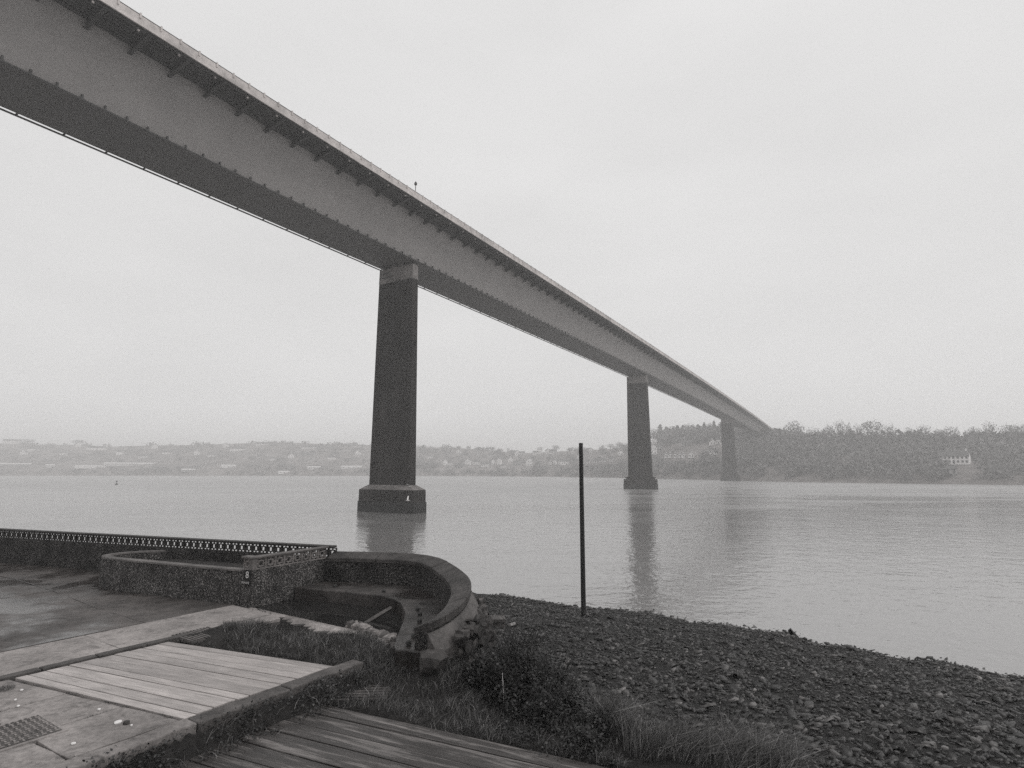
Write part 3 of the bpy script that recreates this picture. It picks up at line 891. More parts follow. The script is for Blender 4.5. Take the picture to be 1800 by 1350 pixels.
for _a, _b in zip(_cuts[:-1], _cuts[1:]):
    _seg = [Vector(p) for p in WP[_a:_b + 1]]
    _seg[0] = _seg[0].lerp(_seg[1], 0.05); _seg[-1] = _seg[-1].lerp(_seg[-2], 0.05)
    _dz = random.uniform(-.006, .006)
    _off = lambda i: _seg[i].z + _dz
    shift(sweep(_seg, lambda i: [(0.03, _off(i) - 0.158), (0.03, _off(i) - 0.01), (0.0, _off(i)), (-wwid(_a + i) + 0.01, _off(i) - 0.13), (-wwid(_a + i) - 0.02, _off(i) - 0.15), (-wwid(_a + i) - 0.02, _off(i) - 0.258)]), cw).build('coping_stone', M['wall_top'], cw, bevel=0.012)
i0 = int(len(WP) * 0.5)
SK = WP[i0:]
shift(sweep(SK, lambda i: [(0.005, SK[i][2] - 0.2), (0.09, SK[i][2] - 0.3), (0.20 + 0.06 * i / len(SK), SK[i][2] - 0.52), (0.22, 3.0), (0.005, 3.0)]), cw).build('skirt', M['render'], cw, smooth=False)

LEDGE = [p[:2] for p in WO] + [(-1.84, 11.3), (-2.0, 11.42), (-2.19, 11.38), (-2.3, 11.7), (-2.36, 12.34), (-2.46, 13.55), (-2.55, 14.25), (-2.69, 14.74), (-2.87, 15.3), (-3.11, 15.69), (-3.51, 16.12), (-4.8, 16.66), (-6.30, 17.2), (-5.72, 18.25)]
MB().prism(LEDGE, -2.4, T + 0.25).build('ledge', M['ledge'], None, bevel=0.03)
tag(bpy.data.objects['ledge'], label='dark rough concrete ledge inside the curved sea wall', cat='ledge')
# bolts in the ledge
bolt0 = None
bpos = [(734, 1072), (738, 1081), (737, 1094), (731, 1107), (728, 1120), (720, 1133), (590, 1031), (674, 1040)]
for k, (px, py) in enumerate(bpos):
    x, y = gp(px, py, T + 0.26)
    lab = ['bolt head on the ledge farthest from its broken end', 'bolt head second in line from the curved wall', 'bolt head third in line along the ledge', 'bolt head beside the end of the curved wall', 'bolt head second from the broken end of the ledge', 'bolt head closest to the broken end of the ledge', 'lone dark stub on the ledge near the block wall', 'lone dark stub at the inner edge of the ledge bend'][k]
    if bolt0 is None:
        bolt0 = MB().loft([[(r * math.cos(a), r * math.sin(a), z) for a in np.linspace(0, 2 * math.pi, 7)[:-1]] for r, z in ((0.05, 0), (0.055, 0.05), (0.035, 0.075))]).build('rusty_bolt', M['iron'], loc=(x, y, T + 0.249))
        b = bolt0
    else: b = share('rusty_bolt', bolt0, loc=(x, y, T + 0.249), rot=(0.1 * k, 0, k), scale=(1, 1, 1 + 0.15 * (k % 3)))
    tag(b, lab, 'bolt', 'rusty bolts on the ledge')

# pool floor slopes down from the grass to the ledge; still water covers its far half
BL0, BL1 = Vector((-7.06, 15.95)), Vector(ab(4.74, 4.3)); _bd = (BL1 - BL0).normalized(); _bn = Vector((-_bd.y, _bd.x))
def pool_z(x, y):
    q = (Vector((x, y)) - BL0).dot(_bn)
    if q < 0.0: return T - 0.145
    r_ = (y - 13.55) + 0.3 * (x + 4.5)
    if r_ < -0.15: return T - 0.2
    return T - 0.012 - 0.13 * max(0.0, r_) * min(1.0, q / 0.9)
v, f = [], []
gx = np.linspace(-7.6, -2.0, 30) ; gy = np.linspace(11.5, 18.3, 34)
for yy in gy:
    for xx in gx: v.append((xx, yy, pool_z(xx, yy) + 0.006 * math.sin(xx * 3 + yy * 2)))
for j in range(33):
    for i in range(29): f.append((j * 30 + i, j * 30 + i + 1, (j + 1) * 30 + i + 1, (j + 1) * 30 + i))
tag(mesh('basin_floor', v, f, M['apron'], smooth=True), kind='structure')
tag(mesh('basin_water', [(-7.3, 13.2, T - 0.075), (-2.2, 12.5, T - 0.075), (-2.2, 18.3, T - 0.075), (-7.3, 18.3, T - 0.075)], [(0, 1, 2, 3)], M['pool']), kind='structure')
# leaning timber in the basin
t0, t1 = Vector(gp3(640, 1097, T - 0.12)), Vector(gp3(688, 1068, T + 0.16))
tb = empty('timber_beam', t0, label='grey timber leaning from the basin floor against the ledge', cat='timber')
MB().tube([(0, 0, 0), tuple((t1 - t0) * .5), tuple(t1 - t0)], [0.05, 0.055, 0.05], 4).build('beam', M['render'], tb)

# rocks
def rock_data(n_sub=1, jag=0.25, seed=0, flat=(1, 1, 1)):
    bm = bmesh.new(); bmesh.ops.create_icosphere(bm, subdivisions=n_sub, radius=0.5)
    r = random.Random(seed)
    for vv in bm.verts:
        k = 1 + r.uniform(-jag, jag)
        vv.co = Vector((vv.co.x * k * flat[0], vv.co.y * k * flat[1], vv.co.z * k * flat[2]))
        # square it off a little, as broken stone is
        vv.co.z = max(-0.38 * flat[2], min(0.38 * flat[2], vv.co.z))
        vv.co.x = max(-0.4 * flat[0], min(0.4 * flat[0], vv.co.x))
    me = bpy.data.meshes.new('stone'); bm.to_mesh(me); bm.free()
    return me
ROCKS = [rock_data(2, 0.16, s) for s in range(7)]
for me in ROCKS: me.materials.append(M['wallstone'])

# rubble wall below the skirt
rub = empty('stone_wall', (-0.5, 13.0, 1.5), label='rough rubble stone wall dropping from the curved sea wall to the beach', cat='wall')
random.seed(5)
RP = [(-1.22, 15.7), (-0.95, 14.9), (-0.74, 14.2), (-0.62, 13.6), (-0.6, 13.0), (-0.66, 12.5), (-0.80, 12.0), (-1.0, 11.6)]
def angular(sd, mat):
    r_ = random.Random(sd); bm = bmesh.new()
    for _ in range(13):
        a, b_ = r_.uniform(0, 6.283), r_.uniform(-1, 1)
        vv = Vector((math.cos(a) * (1 - .5 * b_ * b_), math.sin(a) * (1 - .5 * b_ * b_), b_)) * 0.5
        bm.verts.new(Vector((max(-.42, min(.42, vv.x)), max(-.4, min(.4, vv.y)), max(-.4, min(.4, vv.z)))))
    res = bmesh.ops.convex_hull(bm, input=bm.verts)
    bmesh.ops.delete(bm, geom=list({e for e in res['geom_interior'] + res['geom_unused'] if isinstance(e, bmesh.types.BMVert)}), context='VERTS')
    me = bpy.data.meshes.new('stone'); bm.to_mesh(me); bm.free(); me.materials.append(mat); return me
ANG = [angular(s_, M['wallstone']) for s_ in range(8)] + [angular(40 + s_, M['edge']) for s_ in range(2)]
for row in range(8):
    z = 4.30 - row * 0.24
    t = 0.0
    while t < len(RP) - 1.001:
        i = int(t); q = Vector(RP[i]).lerp(Vector(RP[i + 1]), t - i)
        e = (Vector(RP[i + 1]) - Vector(RP[i])).normalized(); n = Vector((-e.y, e.x))
        w = random.uniform(0.12, 0.30)
        q = q + n * (0.07 * row + random.uniform(-.07, .07))
        share('stone', random.choice(ANG), rub, loc=(q.x + 0.5, q.y - 13.0, z - 1.5 + random.uniform(-.07, .07)),
              rot=(random.uniform(-.35, .35), random.uniform(-.35, .35), math.atan2(e.y, e.x) + random.uniform(-.5, .5)), scale=(w * 1.35, w, random.uniform(0.16, 0.34)))
        t += w * 0.95 / 0.8
for k in range(26):
    q = Vector(RP[0]).lerp(Vector(RP[-1]), k / 25) if k < 0 else None
    t = k / 25 * (len(RP) - 1.001); i = int(t); q = Vector(RP[i]).lerp(Vector(RP[i + 1]), t - i)
    share('stone', random.choice(ANG), rub, loc=(q.x + 0.5 - random.uniform(.0, .14), q.y - 13.0, 2.86 + random.uniform(-.06, .1)), rot=(random.uniform(-.3, .3), random.uniform(-.3, .3), random.uniform(0, 6)), scale=(random.uniform(.18, .36), random.uniform(.15, .28), random.uniform(.12, .24)))

def rock(name, px, py, z, size, label, cat='rock', mat=None, seed=3, rot=None, lift=0.0):
    x, y = gp(px, py, z)
    me = rock_data(2, 0.17, seed); me.materials.append(mat or M['wallstone'])
    o = share(name, me, None, loc=(x, y, z + lift), rot=rot or (0.1, 0.1, seed), scale=size)
    return tag(o, label, cat)
_lump = rock_data(2, 0.2, 4); _lump.materials.append(M['wallstone'])
tag(share('concrete_lump', _lump, None, loc=(-1.46, 11.18, T + 0.10), rot=(0.15, 0.1, 0.3), scale=(0.62, 0.45, 0.52)), 'dark lump of broken concrete at the end of the curved wall', 'rubble')
# pale broken edge of the slab along the grass
be = empty('broken_edge', (-3.4, 12.9, T - 0.1), label='pale crumbled concrete edge between the grass and the basin', cat='rubble')
random.seed(9)
epx = [(612, 1096), (622, 1094), (631, 1096), (638, 1100), (645, 1104), (652, 1108), (660, 1112), (668, 1113), (676, 1115), (684, 1118), (692, 1124), (697, 1131), (700, 1138), (708, 1141), (716, 1143), (726, 1144)]
for k in range(len(epx) - 1):
    for rep in range(2):
        q = random.random()
        px, py = epx[k][0] * (1 - q) + epx[k + 1][0] * q, epx[k][1] * (1 - q) + epx[k + 1][1] * q
        x, y = gp(px, py, T + 0.02)
        n_ = random.choice((4, 5, 6)); rr = random.uniform(0.07, 0.16); a0 = random.uniform(0, 6)
        bot = [(math.cos(a0 + i * 6.283 / n_) * rr * random.uniform(.8, 1.2) * 1.3, math.sin(a0 + i * 6.283 / n_) * rr * random.uniform(.8, 1.2)) for i in range(n_)]
        hh_ = random.uniform(0.04, 0.10)
        mb = MB().loft([[(p[0], p[1], -0.14) for p in bot], [(p[0], p[1], hh_ * .6 + random.uniform(-.015, .015)) for p in bot], [(p[0] * .7, p[1] * .7, hh_ + random.uniform(-.02, .02)) for p in bot]])
        mb.build('chunk', M['broken'] if random.random() < .65 else M['render'], be, loc=(x + 3.4, y - 12.9, 0.07), rot=(random.uniform(-.25, .25), random.uniform(-.25, .25), 0))

# ------------------------------------------------------------------ beach and bank
P0 = np.array([-1.39, 36.21]); SD = np.array([0.811, -0.585]); SN = np.array([-0.585, -0.811])
def beach_z(x, y):
    x = np.asarray(x, float); y = np.asarray(y, float)
    al = (x - P0[0]) * SD[0] + (y - P0[1]) * SD[1]
    di = (x - P0[0]) * SN[0] + (y - P0[1]) * SN[1]
    di = di + 1.5 * np.exp(-((al - 13) / 8) ** 2) - 1.3 * np.maximum(0, -1.5 - al) + 0.25 * np.sin(al * 0.9) + 0.15 * np.sin(al * 2.3 + 1)
    z = 0.14 * di
    return np.clip(z + 0.05 * np.sin(x * 1.7 + y * 0.6) * np.sin(y * 1.3 - x * 0.4), -3.0, 2.6)

CREST = np.array([(-1.6, 13.4), (-0.6, 12.3), (0.5, 11.3), (1.35, 10.2), (2.3, 9.2), (3.4, 8.2), (4.8, 7.0), (8.0, 4.8), (14.0, 1.0)])
def crest_dist(x, y):
    """distance beyond the crest of the bank, positive towards the beach"""
    best = np.full(np.shape(x), 1e9); sg = np.zeros(np.shape(x))
    for i in range(len(CREST) - 1):
        p, q = CREST[i], CREST[i + 1]; e = q - p; L2 = e @ e
        t = np.clip(((x - p[0]) * e[0] + (y - p[1]) * e[1]) / L2, 0, 1)
        dx, dy = x - p[0] - t * e[0], y - p[1] - t * e[1]
        d = np.hypot(dx, dy); s = np.sign(e[0] * dy - e[1] * dx)
        m = d < best; best = np.where(m, d, best); sg = np.where(m, s, sg)
    return best * sg

def in_poly(x, y, poly):
    x = np.asarray(x, float); y = np.asarray(y, float); r = np.zeros(np.shape(x), bool); n = len(poly)
    for i in range(n):
        x0, y0 = poly[i][:2]; x1, y1 = poly[(i + 1) % n][:2]
        c = ((y0 > y) != (y1 > y)) & (x < (x1 - x0) * (y - y0) / (y1 - y0 + 1e-12) + x0)
        r ^= c
    return r
def pxpoly(pts, z): return [gp(px, py, z) for px, py in pts]
BASIN = pxpoly([(380, 1096), (410, 1090), (480, 1094), (520, 1104), (560, 1112), (600, 1110), (622, 1102), (645, 1108), (690, 1125)], T) + [(-2.2, 11.35), (-1.55, 11.25), (-0.9, 12.4), (-0.8, 14), (-1.5, 16.5), (-2.6, 18.3), (-5.5, 19), (-8.5, 17.5)]
DECKP = [ab(-7, 4.6), ab(2.15, 4.6), ab(2.2, 4.05), ab(3.1, 0.05), ab(3.45, 0.0), ab(3.45, -0.33), ab(-7, -0.33)]
LOWP = [lq(-0.75 - 0.66 * tot, tot), lq(7.2, tot), lq(6.0, -0.38), lq(-0.65, -0.38)]
MOUND = [ab(2.1, 4.5), ab(3.2, 0.1), ab(3.6, -0.3), (-1.9, 10.95), (-1.2, 10.75), (-0.75, 11.3), (-0.7, 12.0), (-1.3, 12.0), (-2.0, 11.6)] + BASIN[8::-1]
KERBST = [ab(-4.5, -0.2), ab(4.2, -0.1), ab(4.1, -0.55), ab(2.8, -0.62), ab(1.4, -0.52), ab(0.0, -0.5), ab(-4.5, -0.62)]
def wob(x, y): return 0.5 * np.sin(x * 2.1 + 0.7 * y) + 0.3 * np.sin(3.7 * y - 1.3 * x) + 0.2 * np.sin(6.1 * x + 5.3 * y)
def sdist_poly(x, y, poly):
    best = np.full(np.shape(x), 1e9); n = len(poly)
    for i in range(n):
        p = np.array(poly[i][:2]); e = np.array(poly[(i + 1) % n][:2]) - p
        t = np.clip(((x - p[0]) * e[0] + (y - p[1]) * e[1]) / (e @ e + 1e-12), 0, 1)
        best = np.minimum(best, np.hypot(x - p[0] - t * e[0], y - p[1] - t * e[1]))
    return np.where(in_poly(x, y, poly), best, -best)
def bank_z(x, y):
    x = np.asarray(x, float); y = np.asarray(y, float)
    s = crest_dist(x, y)
    z = TL_ - 0.02 + 0.07 * wob(x, y)
    md = sdist_poly(x, y, MOUND)
    z = z + np.clip((md + 0.25) / 0.6, 0, 1) * (0.33 + 0.05 * wob(x * 1.5, y * 1.5))
    z = np.where(s > -0.4, z - 0.62 * np.maximum(0, s + 0.1) ** 1.12 - 0.12 * np.clip(s + 0.4, 0, 0.5), z)
    z = np.maximum(z, beach_z(x, y) - 0.25)
    z = np.where(in_poly(x, y, BASIN), T - 1.3, z)
    z = np.where(in_poly(x, y, DECKP), T - 0.45, z)
    ld_ = sdist_poly(x, y, LOWP)
    z = np.where(ld_ > 0, TL_ - 0.16, z)
    kd = sdist_poly(x, y, KERBST)
    z = np.where(in_poly(x, y, DECKP) | (kd < -0.24), z, np.maximum(z, TL_ - 0.1 + 0.31 * np.clip((kd + 0.22) / 0.32, 0, 1) + 0.03 * wob(x * 3, y * 3)* (kd > -0.2)))
    return z

def grid_mesh(name, x0, x1, y0, y1, step, fn, mat, kind, smooth=True, drop=None):
    xs = np.arange(x0, x1, step); ys = np.arange(y0, y1, step)
    X, Y = np.meshgrid(xs, ys); Z = fn(X, Y)
    v = np.stack([X, Y, Z], -1).reshape(-1, 3)
    ix = np.arange(X.size).reshape(X.shape)
    f = np.stack([ix[:-1, :-1], ix[:-1, 1:], ix[1:, 1:], ix[1:, :-1]], -1)
    if drop is not None: f = f[~drop(X[:-1, :-1], Y[:-1, :-1], Z[:-1, :-1])]
    return tag(mesh(name, v, f.reshape(-1, 4), mat, smooth=smooth), kind=kind)
def beach_rel(x, y):
    return beach_z(x, y) + 0.03 * np.sin(x * 5.1 + y * 2) * np.sin(y * 4.3 - x)
grid_mesh('beach', -10, 42, 1.0, 50, 0.25, beach_rel, M['beach'], 'structure')
grid_mesh('grassy_bank', -8.0, 13.0, 2.5, 17.0, 0.09, bank_z, M['bank'], 'structure',
          drop=lambda X, Y, Z: (Z < beach_z(X, Y) - 0.2) | in_poly(X, Y, inset(BASIN, 0.12)) | in_poly(X, Y, inset(DECKP, 0.12)))

# ------------------------------------------------------------------ shingle
def slab_stones(n, x, y, z, size, rg):
    """n broken slate slabs: six-cornered tops with sides, tilted a little; returns v, f, tone"""
    K = 5
    ang = np.linspace(0, 2 * np.pi, K, endpoint=False)[None] + rg.uniform(-0.4, 0.4, (n, K))
    rad = rg.uniform(0.5, 1.05, (n, K)) * size[:, None] * 0.55
    asp = rg.uniform(0.35, 0.8, (n, 1))
    lx, ly = np.cos(ang) * rad, np.sin(ang) * rad * asp
    th = (size * rg.uniform(0.03, 0.15, n))[:, None]
    top = np.stack([lx * 0.96, ly * 0.96, np.repeat(th, K, 1) * rg.uniform(0.7, 1.1, (n, K))], -1)
    bot = np.stack([lx, ly, np.repeat(-th * 0.6, K, 1)], -1)
    v = np.concatenate([top, bot], 1)
    yaw = rg.normal(0.25, 0.7, n); t1 = rg.normal(0.05, 0.3, n); t2 = rg.normal(-0.14, 0.32, n)
    cy, sy = np.cos(yaw), np.sin(yaw)
    c1, s1, c2, s2 = np.cos(t1), np.sin(t1), np.cos(t2), np.sin(t2)
    def rot(a, c, s, i, j):
        ai = a[..., i] * c[:, None] - a[..., j] * s[:, None]; aj = a[..., i] * s[:, None] + a[..., j] * c[:, None]
        a = a.copy(); a[..., i] = ai; a[..., j] = aj; return a
    v = rot(v, c1, s1, 0, 2); v = rot(v, c2, s2, 1, 2); v = rot(v, cy, sy, 0, 1)
    v = v + np.stack([x, y, z], -1)[:, None]
    base = (np.arange(n) * 2 * K)[:, None, None]
    ft = [(0, 1, 2), (0, 2, 3), (0, 3, 4)]
    for k in range(K):
        k2 = (k + 1) % K
        ft += [(k, K + k, K + k2), (k, K + k2, k2)]
    f = (np.array(ft)[None] + base).reshape(-1, 3)
    tone = np.repeat(np.where(rg.uniform(0, 1, n) < 0.12, rg.uniform(0.3, 0.85, n), rg.uniform(0, 0.25, n)), 2 * K)
    return v.reshape(-1, 3), f, tone
def shore_points(n, rg, x0=-1.5, x1=27, y0=8, y1=38):
    x = rg.uniform(x0, x1, n); y = rg.uniform(y0, y1, n)
    z = beach_z(x, y); bz = bank_z(x, y)
    inx = (x < 13.0) & (y < 17.0) & (x > -8)
    px = 900 + x / y * 1000
    ok = (z > -0.10) & ((~inx) | (bz < z - 0.05)) & (px < 1990) & (px > 800)
    return x[ok], y[ok], z[ok]
x, y, z = shore_points(42000, rng)
size = rng.gamma(3.2, 0.042, len(x)).clip(0.06, 0.46) * (1 + 0.25 * np.clip((20 - y) / 10, -0.4, 0.5))
show = size / y * (0.6 + 0.4 * size / 0.3)
order = np.argsort(-show)
big = [k for k in order if 860 < 900 + x[k] / y[k] * 1000 < 1830 and y[k] > 10.5][:292]
keep = np.ones(len(x), bool); keep[big] = False
sv, sf, st = slab_stones(int(keep.sum()), x[keep], y[keep], z[keep] + 0.01 + rng.uniform(0, 0.25, int(keep.sum())) * size[keep], size[keep], rng)
tag(mesh('shingle', sv, sf, M['stone'], tone=st), kind='stuff')
x2, y2, z2 = shore_points(34000, rng)
s2 = rng.uniform(0.04, 0.10, len(x2))
sv, sf, st = slab_stones(len(x2), x2, y2, z2 + 0.005, s2, rng)
tag(mesh('small_shingle', sv, sf, M['stone'], tone=st), kind='stuff')
protos = []
for k in range(14):
    sv, sf, st = slab_stones(1, np.zeros(1), np.zeros(1), np.zeros(1), np.ones(1), rng)
    st[:] = [0.02, 0.06, 0.1, 0.15, 0.22, 0.4, 0.65][k % 7]
    me_o = mesh('beach_stone', sv, sf, M['stone'], tone=st)
    protos.append(me_o.data); bpy.data.objects.remove(me_o)
for k in big:
    o = share('beach_stone', protos[random.randrange(14)], None, loc=(x[k], y[k], z[k] + 0.015), rot=(random.gauss(0, .08), random.gauss(0, .08), random.uniform(0, 6.28)), scale=(size[k] * 1.1,) * 3)
    tag(o, 'one of the flat broken slate stones strewn over the dark beach', 'stone', 'flat slate stones strewn over the beach')

# marked rocks on the beach
def slabrock(name, px, py, zz, s, tone, label, seed, rz=0.3, tilt=0.1, thick=0.3, cat='stone'):
    x_, y_ = gp(px, py, zz)
    r_ = np.random.default_rng(seed)
    sv, sf, st = slab_stones(1, np.zeros(1), np.zeros(1), np.zeros(1), np.ones(1), r_)
    sv[:, 2] *= thick / 0.2; st[:] = tone
    o = mesh(name, sv, sf, M['stone'], tone=st, loc=(x_, y_, zz), rot=(tilt, 0.05, rz))
    o.scale = (s, s, s)
    return tag(o, label, cat)
cb = gp(873, 1104, 1.62)
blockr = empty('concrete_block', (cb[0], cb[1], 1.45), 0.08, label='dark squared concrete block with a flat cap at the foot of the rubble wall', cat='block')
MB().box(-0.29, 0.29, -0.25, 0.3, -0.3, 0.42).build('body', M['edge'], blockr, bevel=0.02)
MB().box(-0.33, 0.32, -0.3, 0.34, 0.423, 0.56).build('cap', M['render'], blockr, bevel=0.025)
slabrock('flat_slab', 876, 1112, 1.7, 0.8, 0.75, 'pale flat slab lying directly in front of the squared block', 31, 0.2, 0.05, 0.2, 'slab')
slabrock('flat_slab', 899, 1098, 1.6, 0.6, 0.9, 'pale tilted slab leaning right of the squared block', 32, 0.8, 0.25, 0.2, 'slab')
slabrock('beach_boulder', 942, 1101, 1.35, 0.85, 0.2, 'largest dark pointed boulder between the squared block and the pole', 35, 0.4, 0.3, 0.75, 'boulder')
slabrock('beach_boulder', 1003, 1128, 1.6, 0.62, 0.15, 'long dark boulder just below the foot of the pole', 36, 0.1, 0.1, 0.5, 'boulder')
slabrock('beach_boulder', 1015, 1093, 0.9, 0.5, 0.25, 'brown boulder touching the left side of the pole foot', 37, 0.2, 0.2, 0.5, 'boulder')
slabrock('beach_boulder', 1395, 1117, 0.05, 0.65, 0.1, 'dark boulder breaking the waterline in the middle of the beach', 38, 0.2, 0.1, 0.5, 'boulder')
slabrock('beach_boulder', 1137, 1076, 0.02, 0.55, 0.1, 'small dark rock standing alone in the shallows', 39, 0.2, 0.1, 0.3, 'boulder')
slabrock('pale_stone', 1170, 1231, 1.75, 0.22, 1.0, 'small white stone, brightest on the dark beach', 40, 0.2, 0.1, 0.2)

# bare pole
px_, py_ = gp(1026, 1091, 0.62)
pole = empty('mooring_pole', (px_, py_, 0.55), label='tall bare black pole standing upright on the beach', cat='pole')
_, pdy, pdz = ray(1021, 780); ztop = EYE + py_ * pdz / pdy
pt_ = ((1021 - 900) / FPX * py_ / pdy - px_, 0, ztop - 0.55)
MB().tube([(0, 0, -0.8), (0, 0, 0), tuple(Vector(pt_) * .5), pt_], [0.118, 0.118, 0.108, 0.098], 12).build('shaft', M['pole'], pole)
MB().tube([tuple(Vector(pt_) * 1.0), tuple(Vector(pt_) * 1.0 + Vector((0, 0, 0.035)))], [0.104, 0.1], 12).build('cap', M['steel_dark'], pole)
ptm = Vector(pt_) * 0.05
MB().tube([tuple(ptm), tuple(ptm + Vector((0, 0, 0.1)))], [0.126, 0.126], 12).build('band', M['iron'], pole)

# ------------------------------------------------------------------ vegetation near the camera
def blades(x, y, z, h, w, lean, rg, wind=(0.25, -0.1), tone=None):
    """grass blades of two bent sections and a tip; lean = how far the tip moves sideways per height"""
    n = len(x); az = rg.uniform(0, 2 * np.pi, n)
    l = lean * rg.uniform(0.3, 1.5, n)
    dx = np.cos(az) * l + wind[0]; dy = np.sin(az) * l + wind[1]
    fa_ = rg.uniform(0, 2 * np.pi, n); wx_, wy_ = np.cos(fa_) * w / 2, np.sin(fa_) * w / 2
    def at(t, k): return np.stack([x + dx * h * t ** 1.8 + wx_ * k, y + dy * h * t ** 1.8 + wy_ * k, z + h * t * (1 - 0.22 * np.minimum(1.5, np.hypot(dx, dy)) * t)], -1)
    v = np.stack([at(0.0, -1), at(0.0, 1), at(0.5, -.8), at(0.5, .8), at(1.0, 0)], 1)
    f = np.array([(0, 1, 3), (0, 3, 2), (2, 3, 4)])[None] + (np.arange(n) * 5)[:, None, None]
    tn = rg.beta(0.8, 2.3, n) if tone is None else tone
    return v.reshape(-1, 3), f.reshape(-1, 3), np.repeat(tn, 5)
def leaves(p, s, rg, droop=0.5):
    """folded leaves: two triangles each side of the midrib"""
    n = len(p)
    d = rg.normal(0, 1, (n, 3)); d[:, 2] *= droop; d /= np.linalg.norm(d, axis=1)[:, None]
    u = rg.normal(0, 0.35, (n, 3)); u[:, 2] += 1
    sd = np.cross(d, u); sd /= np.linalg.norm(sd, axis=1)[:, None] + 1e-9
    up = np.cross(sd, d)
    s = s[:, None]
    a = p; b = p + d * s; c = p + d * s * 0.45 + sd * s * 0.38 + up * s * 0.1; e = p + d * s * 0.45 - sd * s * 0.38 + up * s * 0.1
    v = np.stack([a, c, b, e], 1)
    f = np.array([(0, 1, 2), (0, 2, 3)])[None] + (np.arange(n) * 4)[:, None, None]
    return v.reshape(-1, 3), f.reshape(-1, 3), np.repeat(rg.beta(1.4, 2.6, n), 4)
def scatter(n, poly, rg, clump=0.0):
    P = np.array([q[:2] for q in poly]); lo, hi = P.min(0), P.max(0)
    x = rg.uniform(lo[0], hi[0], n); y = rg.uniform(lo[1], hi[1], n)
    k = in_poly(x, y, poly)
    if clump: k &= (wob(x * 2.3, y * 2.3) + rg.uniform(-0.5, 0.5, n) > clump)
    return x[k], y[k]

def grass_stuff(name, n, poly, h, w, lean, clump=0.0, wind=(0.25, -0.1), zfn=bank_z, drop=None):
    x, y = scatter(n, poly, rng, clump)
    z = zfn(x, y)
    if drop is not None:
        k = ~drop(x, y, z); x, y, z = x[k], y[k], z[k]
    hh = rng.uniform(0.3, 1.25, len(x)) * h * (1 + 0.75 * wob(x * 2.3 + 1, y * 2.3))
    ww = rng.uniform(0.6, 1.3, len(x)) * w
    v, f, t = blades(x, y, z - 0.015, hh, ww, lean, rng, wind)
    return tag(mesh(name, v, f, M['grass'], tone=t), kind='stuff')
def lowz(x, y): return np.maximum(bank_z(x, y), TL_ - 0.1)
GM = pxpoly([(380, 1100), (410, 1089), (480, 1096), (520, 1108), (560, 1117), (600, 1115), (640, 1112), (665, 1121), (698, 1144), (740, 1150), (770, 1172), (640, 1170), (592, 1164), (440, 1146), (385, 1138), (400, 1120)], T)
grass_stuff('mound_grass', 34000, GM, 0.18, 0.007, 0.8, clump=-0.5)
GV = pxpoly([(560, 1178), (640, 1162), (730, 1150), (800, 1145), (900, 1130), (960, 1150), (1040, 1230), (1080, 1290), (1100, 1350), (1000, 1345), (860, 1306), (700, 1258), (600, 1243), (540, 1232)], TL_)
LOWP_IN = inset(LOWP, 0.16)
dropv = lambda x, y, z: in_poly(x, y, LOWP_IN) | in_poly(x, y, DECKP)
grass_stuff('verge_grass', 52000, GV, 0.17, 0.007, 0.8, clump=-0.45, drop=dropv)
GS = [(-1.2, 12.6), (0.8, 11.8), (2.0, 11.0), (3.0, 10.0), (4.0, 9.1), (4.6, 8.3), (4.8, 6.6), (4.0, 6.6), (3.2, 7.6), (2.0, 8.8), (1.2, 9.8), (0.3, 10.8), (-1.0, 12.0)]
grass_stuff('slope_grass', 26000, GS, 0.24, 0.008, 0.8, clump=-0.2, wind=(0.55, 0.1), drop=dropv)
GK = [ab(-4, -0.30), ab(3.9, -0.25), ab(3.7, -0.8), ab(2.0, -1.05), ab(-0.5, -0.85), ab(-4, -1.0)]
grass_stuff('kerb_grass', 16000, GK, 0.2, 0.007, 0.9, clump=-0.1, zfn=lambda x, y: np.maximum(bank_z(x, y), TL_ - 0.03))

# weeds in the joints of the paving
jl = [(ab(-6, 4.46), ab(4.6, 4.46), 1500, 0.03), (ab(-0.55, 4.1), ab(0.2, 0.1), 900, 0.025), (ab(-1.2, 0.1), ab(-1.35, 4.1), 700, 0.03), (ab(-5, 1.27), ab(0, 1.25), 700, 0.025), (ab(-5, 2.62), ab(-.3, 2.6), 700, 0.025), (ab(-4, -0.02), ab(0.2, -0.02), 500, 0.03),
      (ab(2.2, 4.1), ab(3.1, 0.1), 2600, 0.06), (A_N, ab(4.72, 4.5), 500, 0.04), (tuple(fr1), gp(178, 1036, T), 1600, 0.05), (rear(9, -0.03), rear(18, -0.03), 1500, 0.04)]
jx, jy, jh = [], [], []
for p_, q_, n_, h_ in jl:
    t_ = rng.uniform(0, 1, n_); m_ = np.sin(t_ * 23 + p_[0] * 3) + np.sin(t_ * 57 + p_[1]) + rng.uniform(-.6, .6, n_) > 0.5
    t_ = t_[m_]; jx.append(p_[0] + (q_[0] - p_[0]) * t_ + rng.normal(0, .016, len(t_))); jy.append(p_[1] + (q_[1] - p_[1]) * t_ + rng.normal(0, .016, len(t_))); jh.append(np.full(len(t_), h_))
jx, jy, jh = map(np.concatenate, (jx, jy, jh))
jv, jf, jt = blades(jx, jy, np.full(len(jx), T - 0.02), jh * rng.uniform(.6, 2.2, len(jx)), np.full(len(jx), 0.007), 0.9, rng, (0.1, 0))
tag(mesh('joint_weeds', jv, jf, M['grass'], tone=jt * 0.6), kind='stuff')

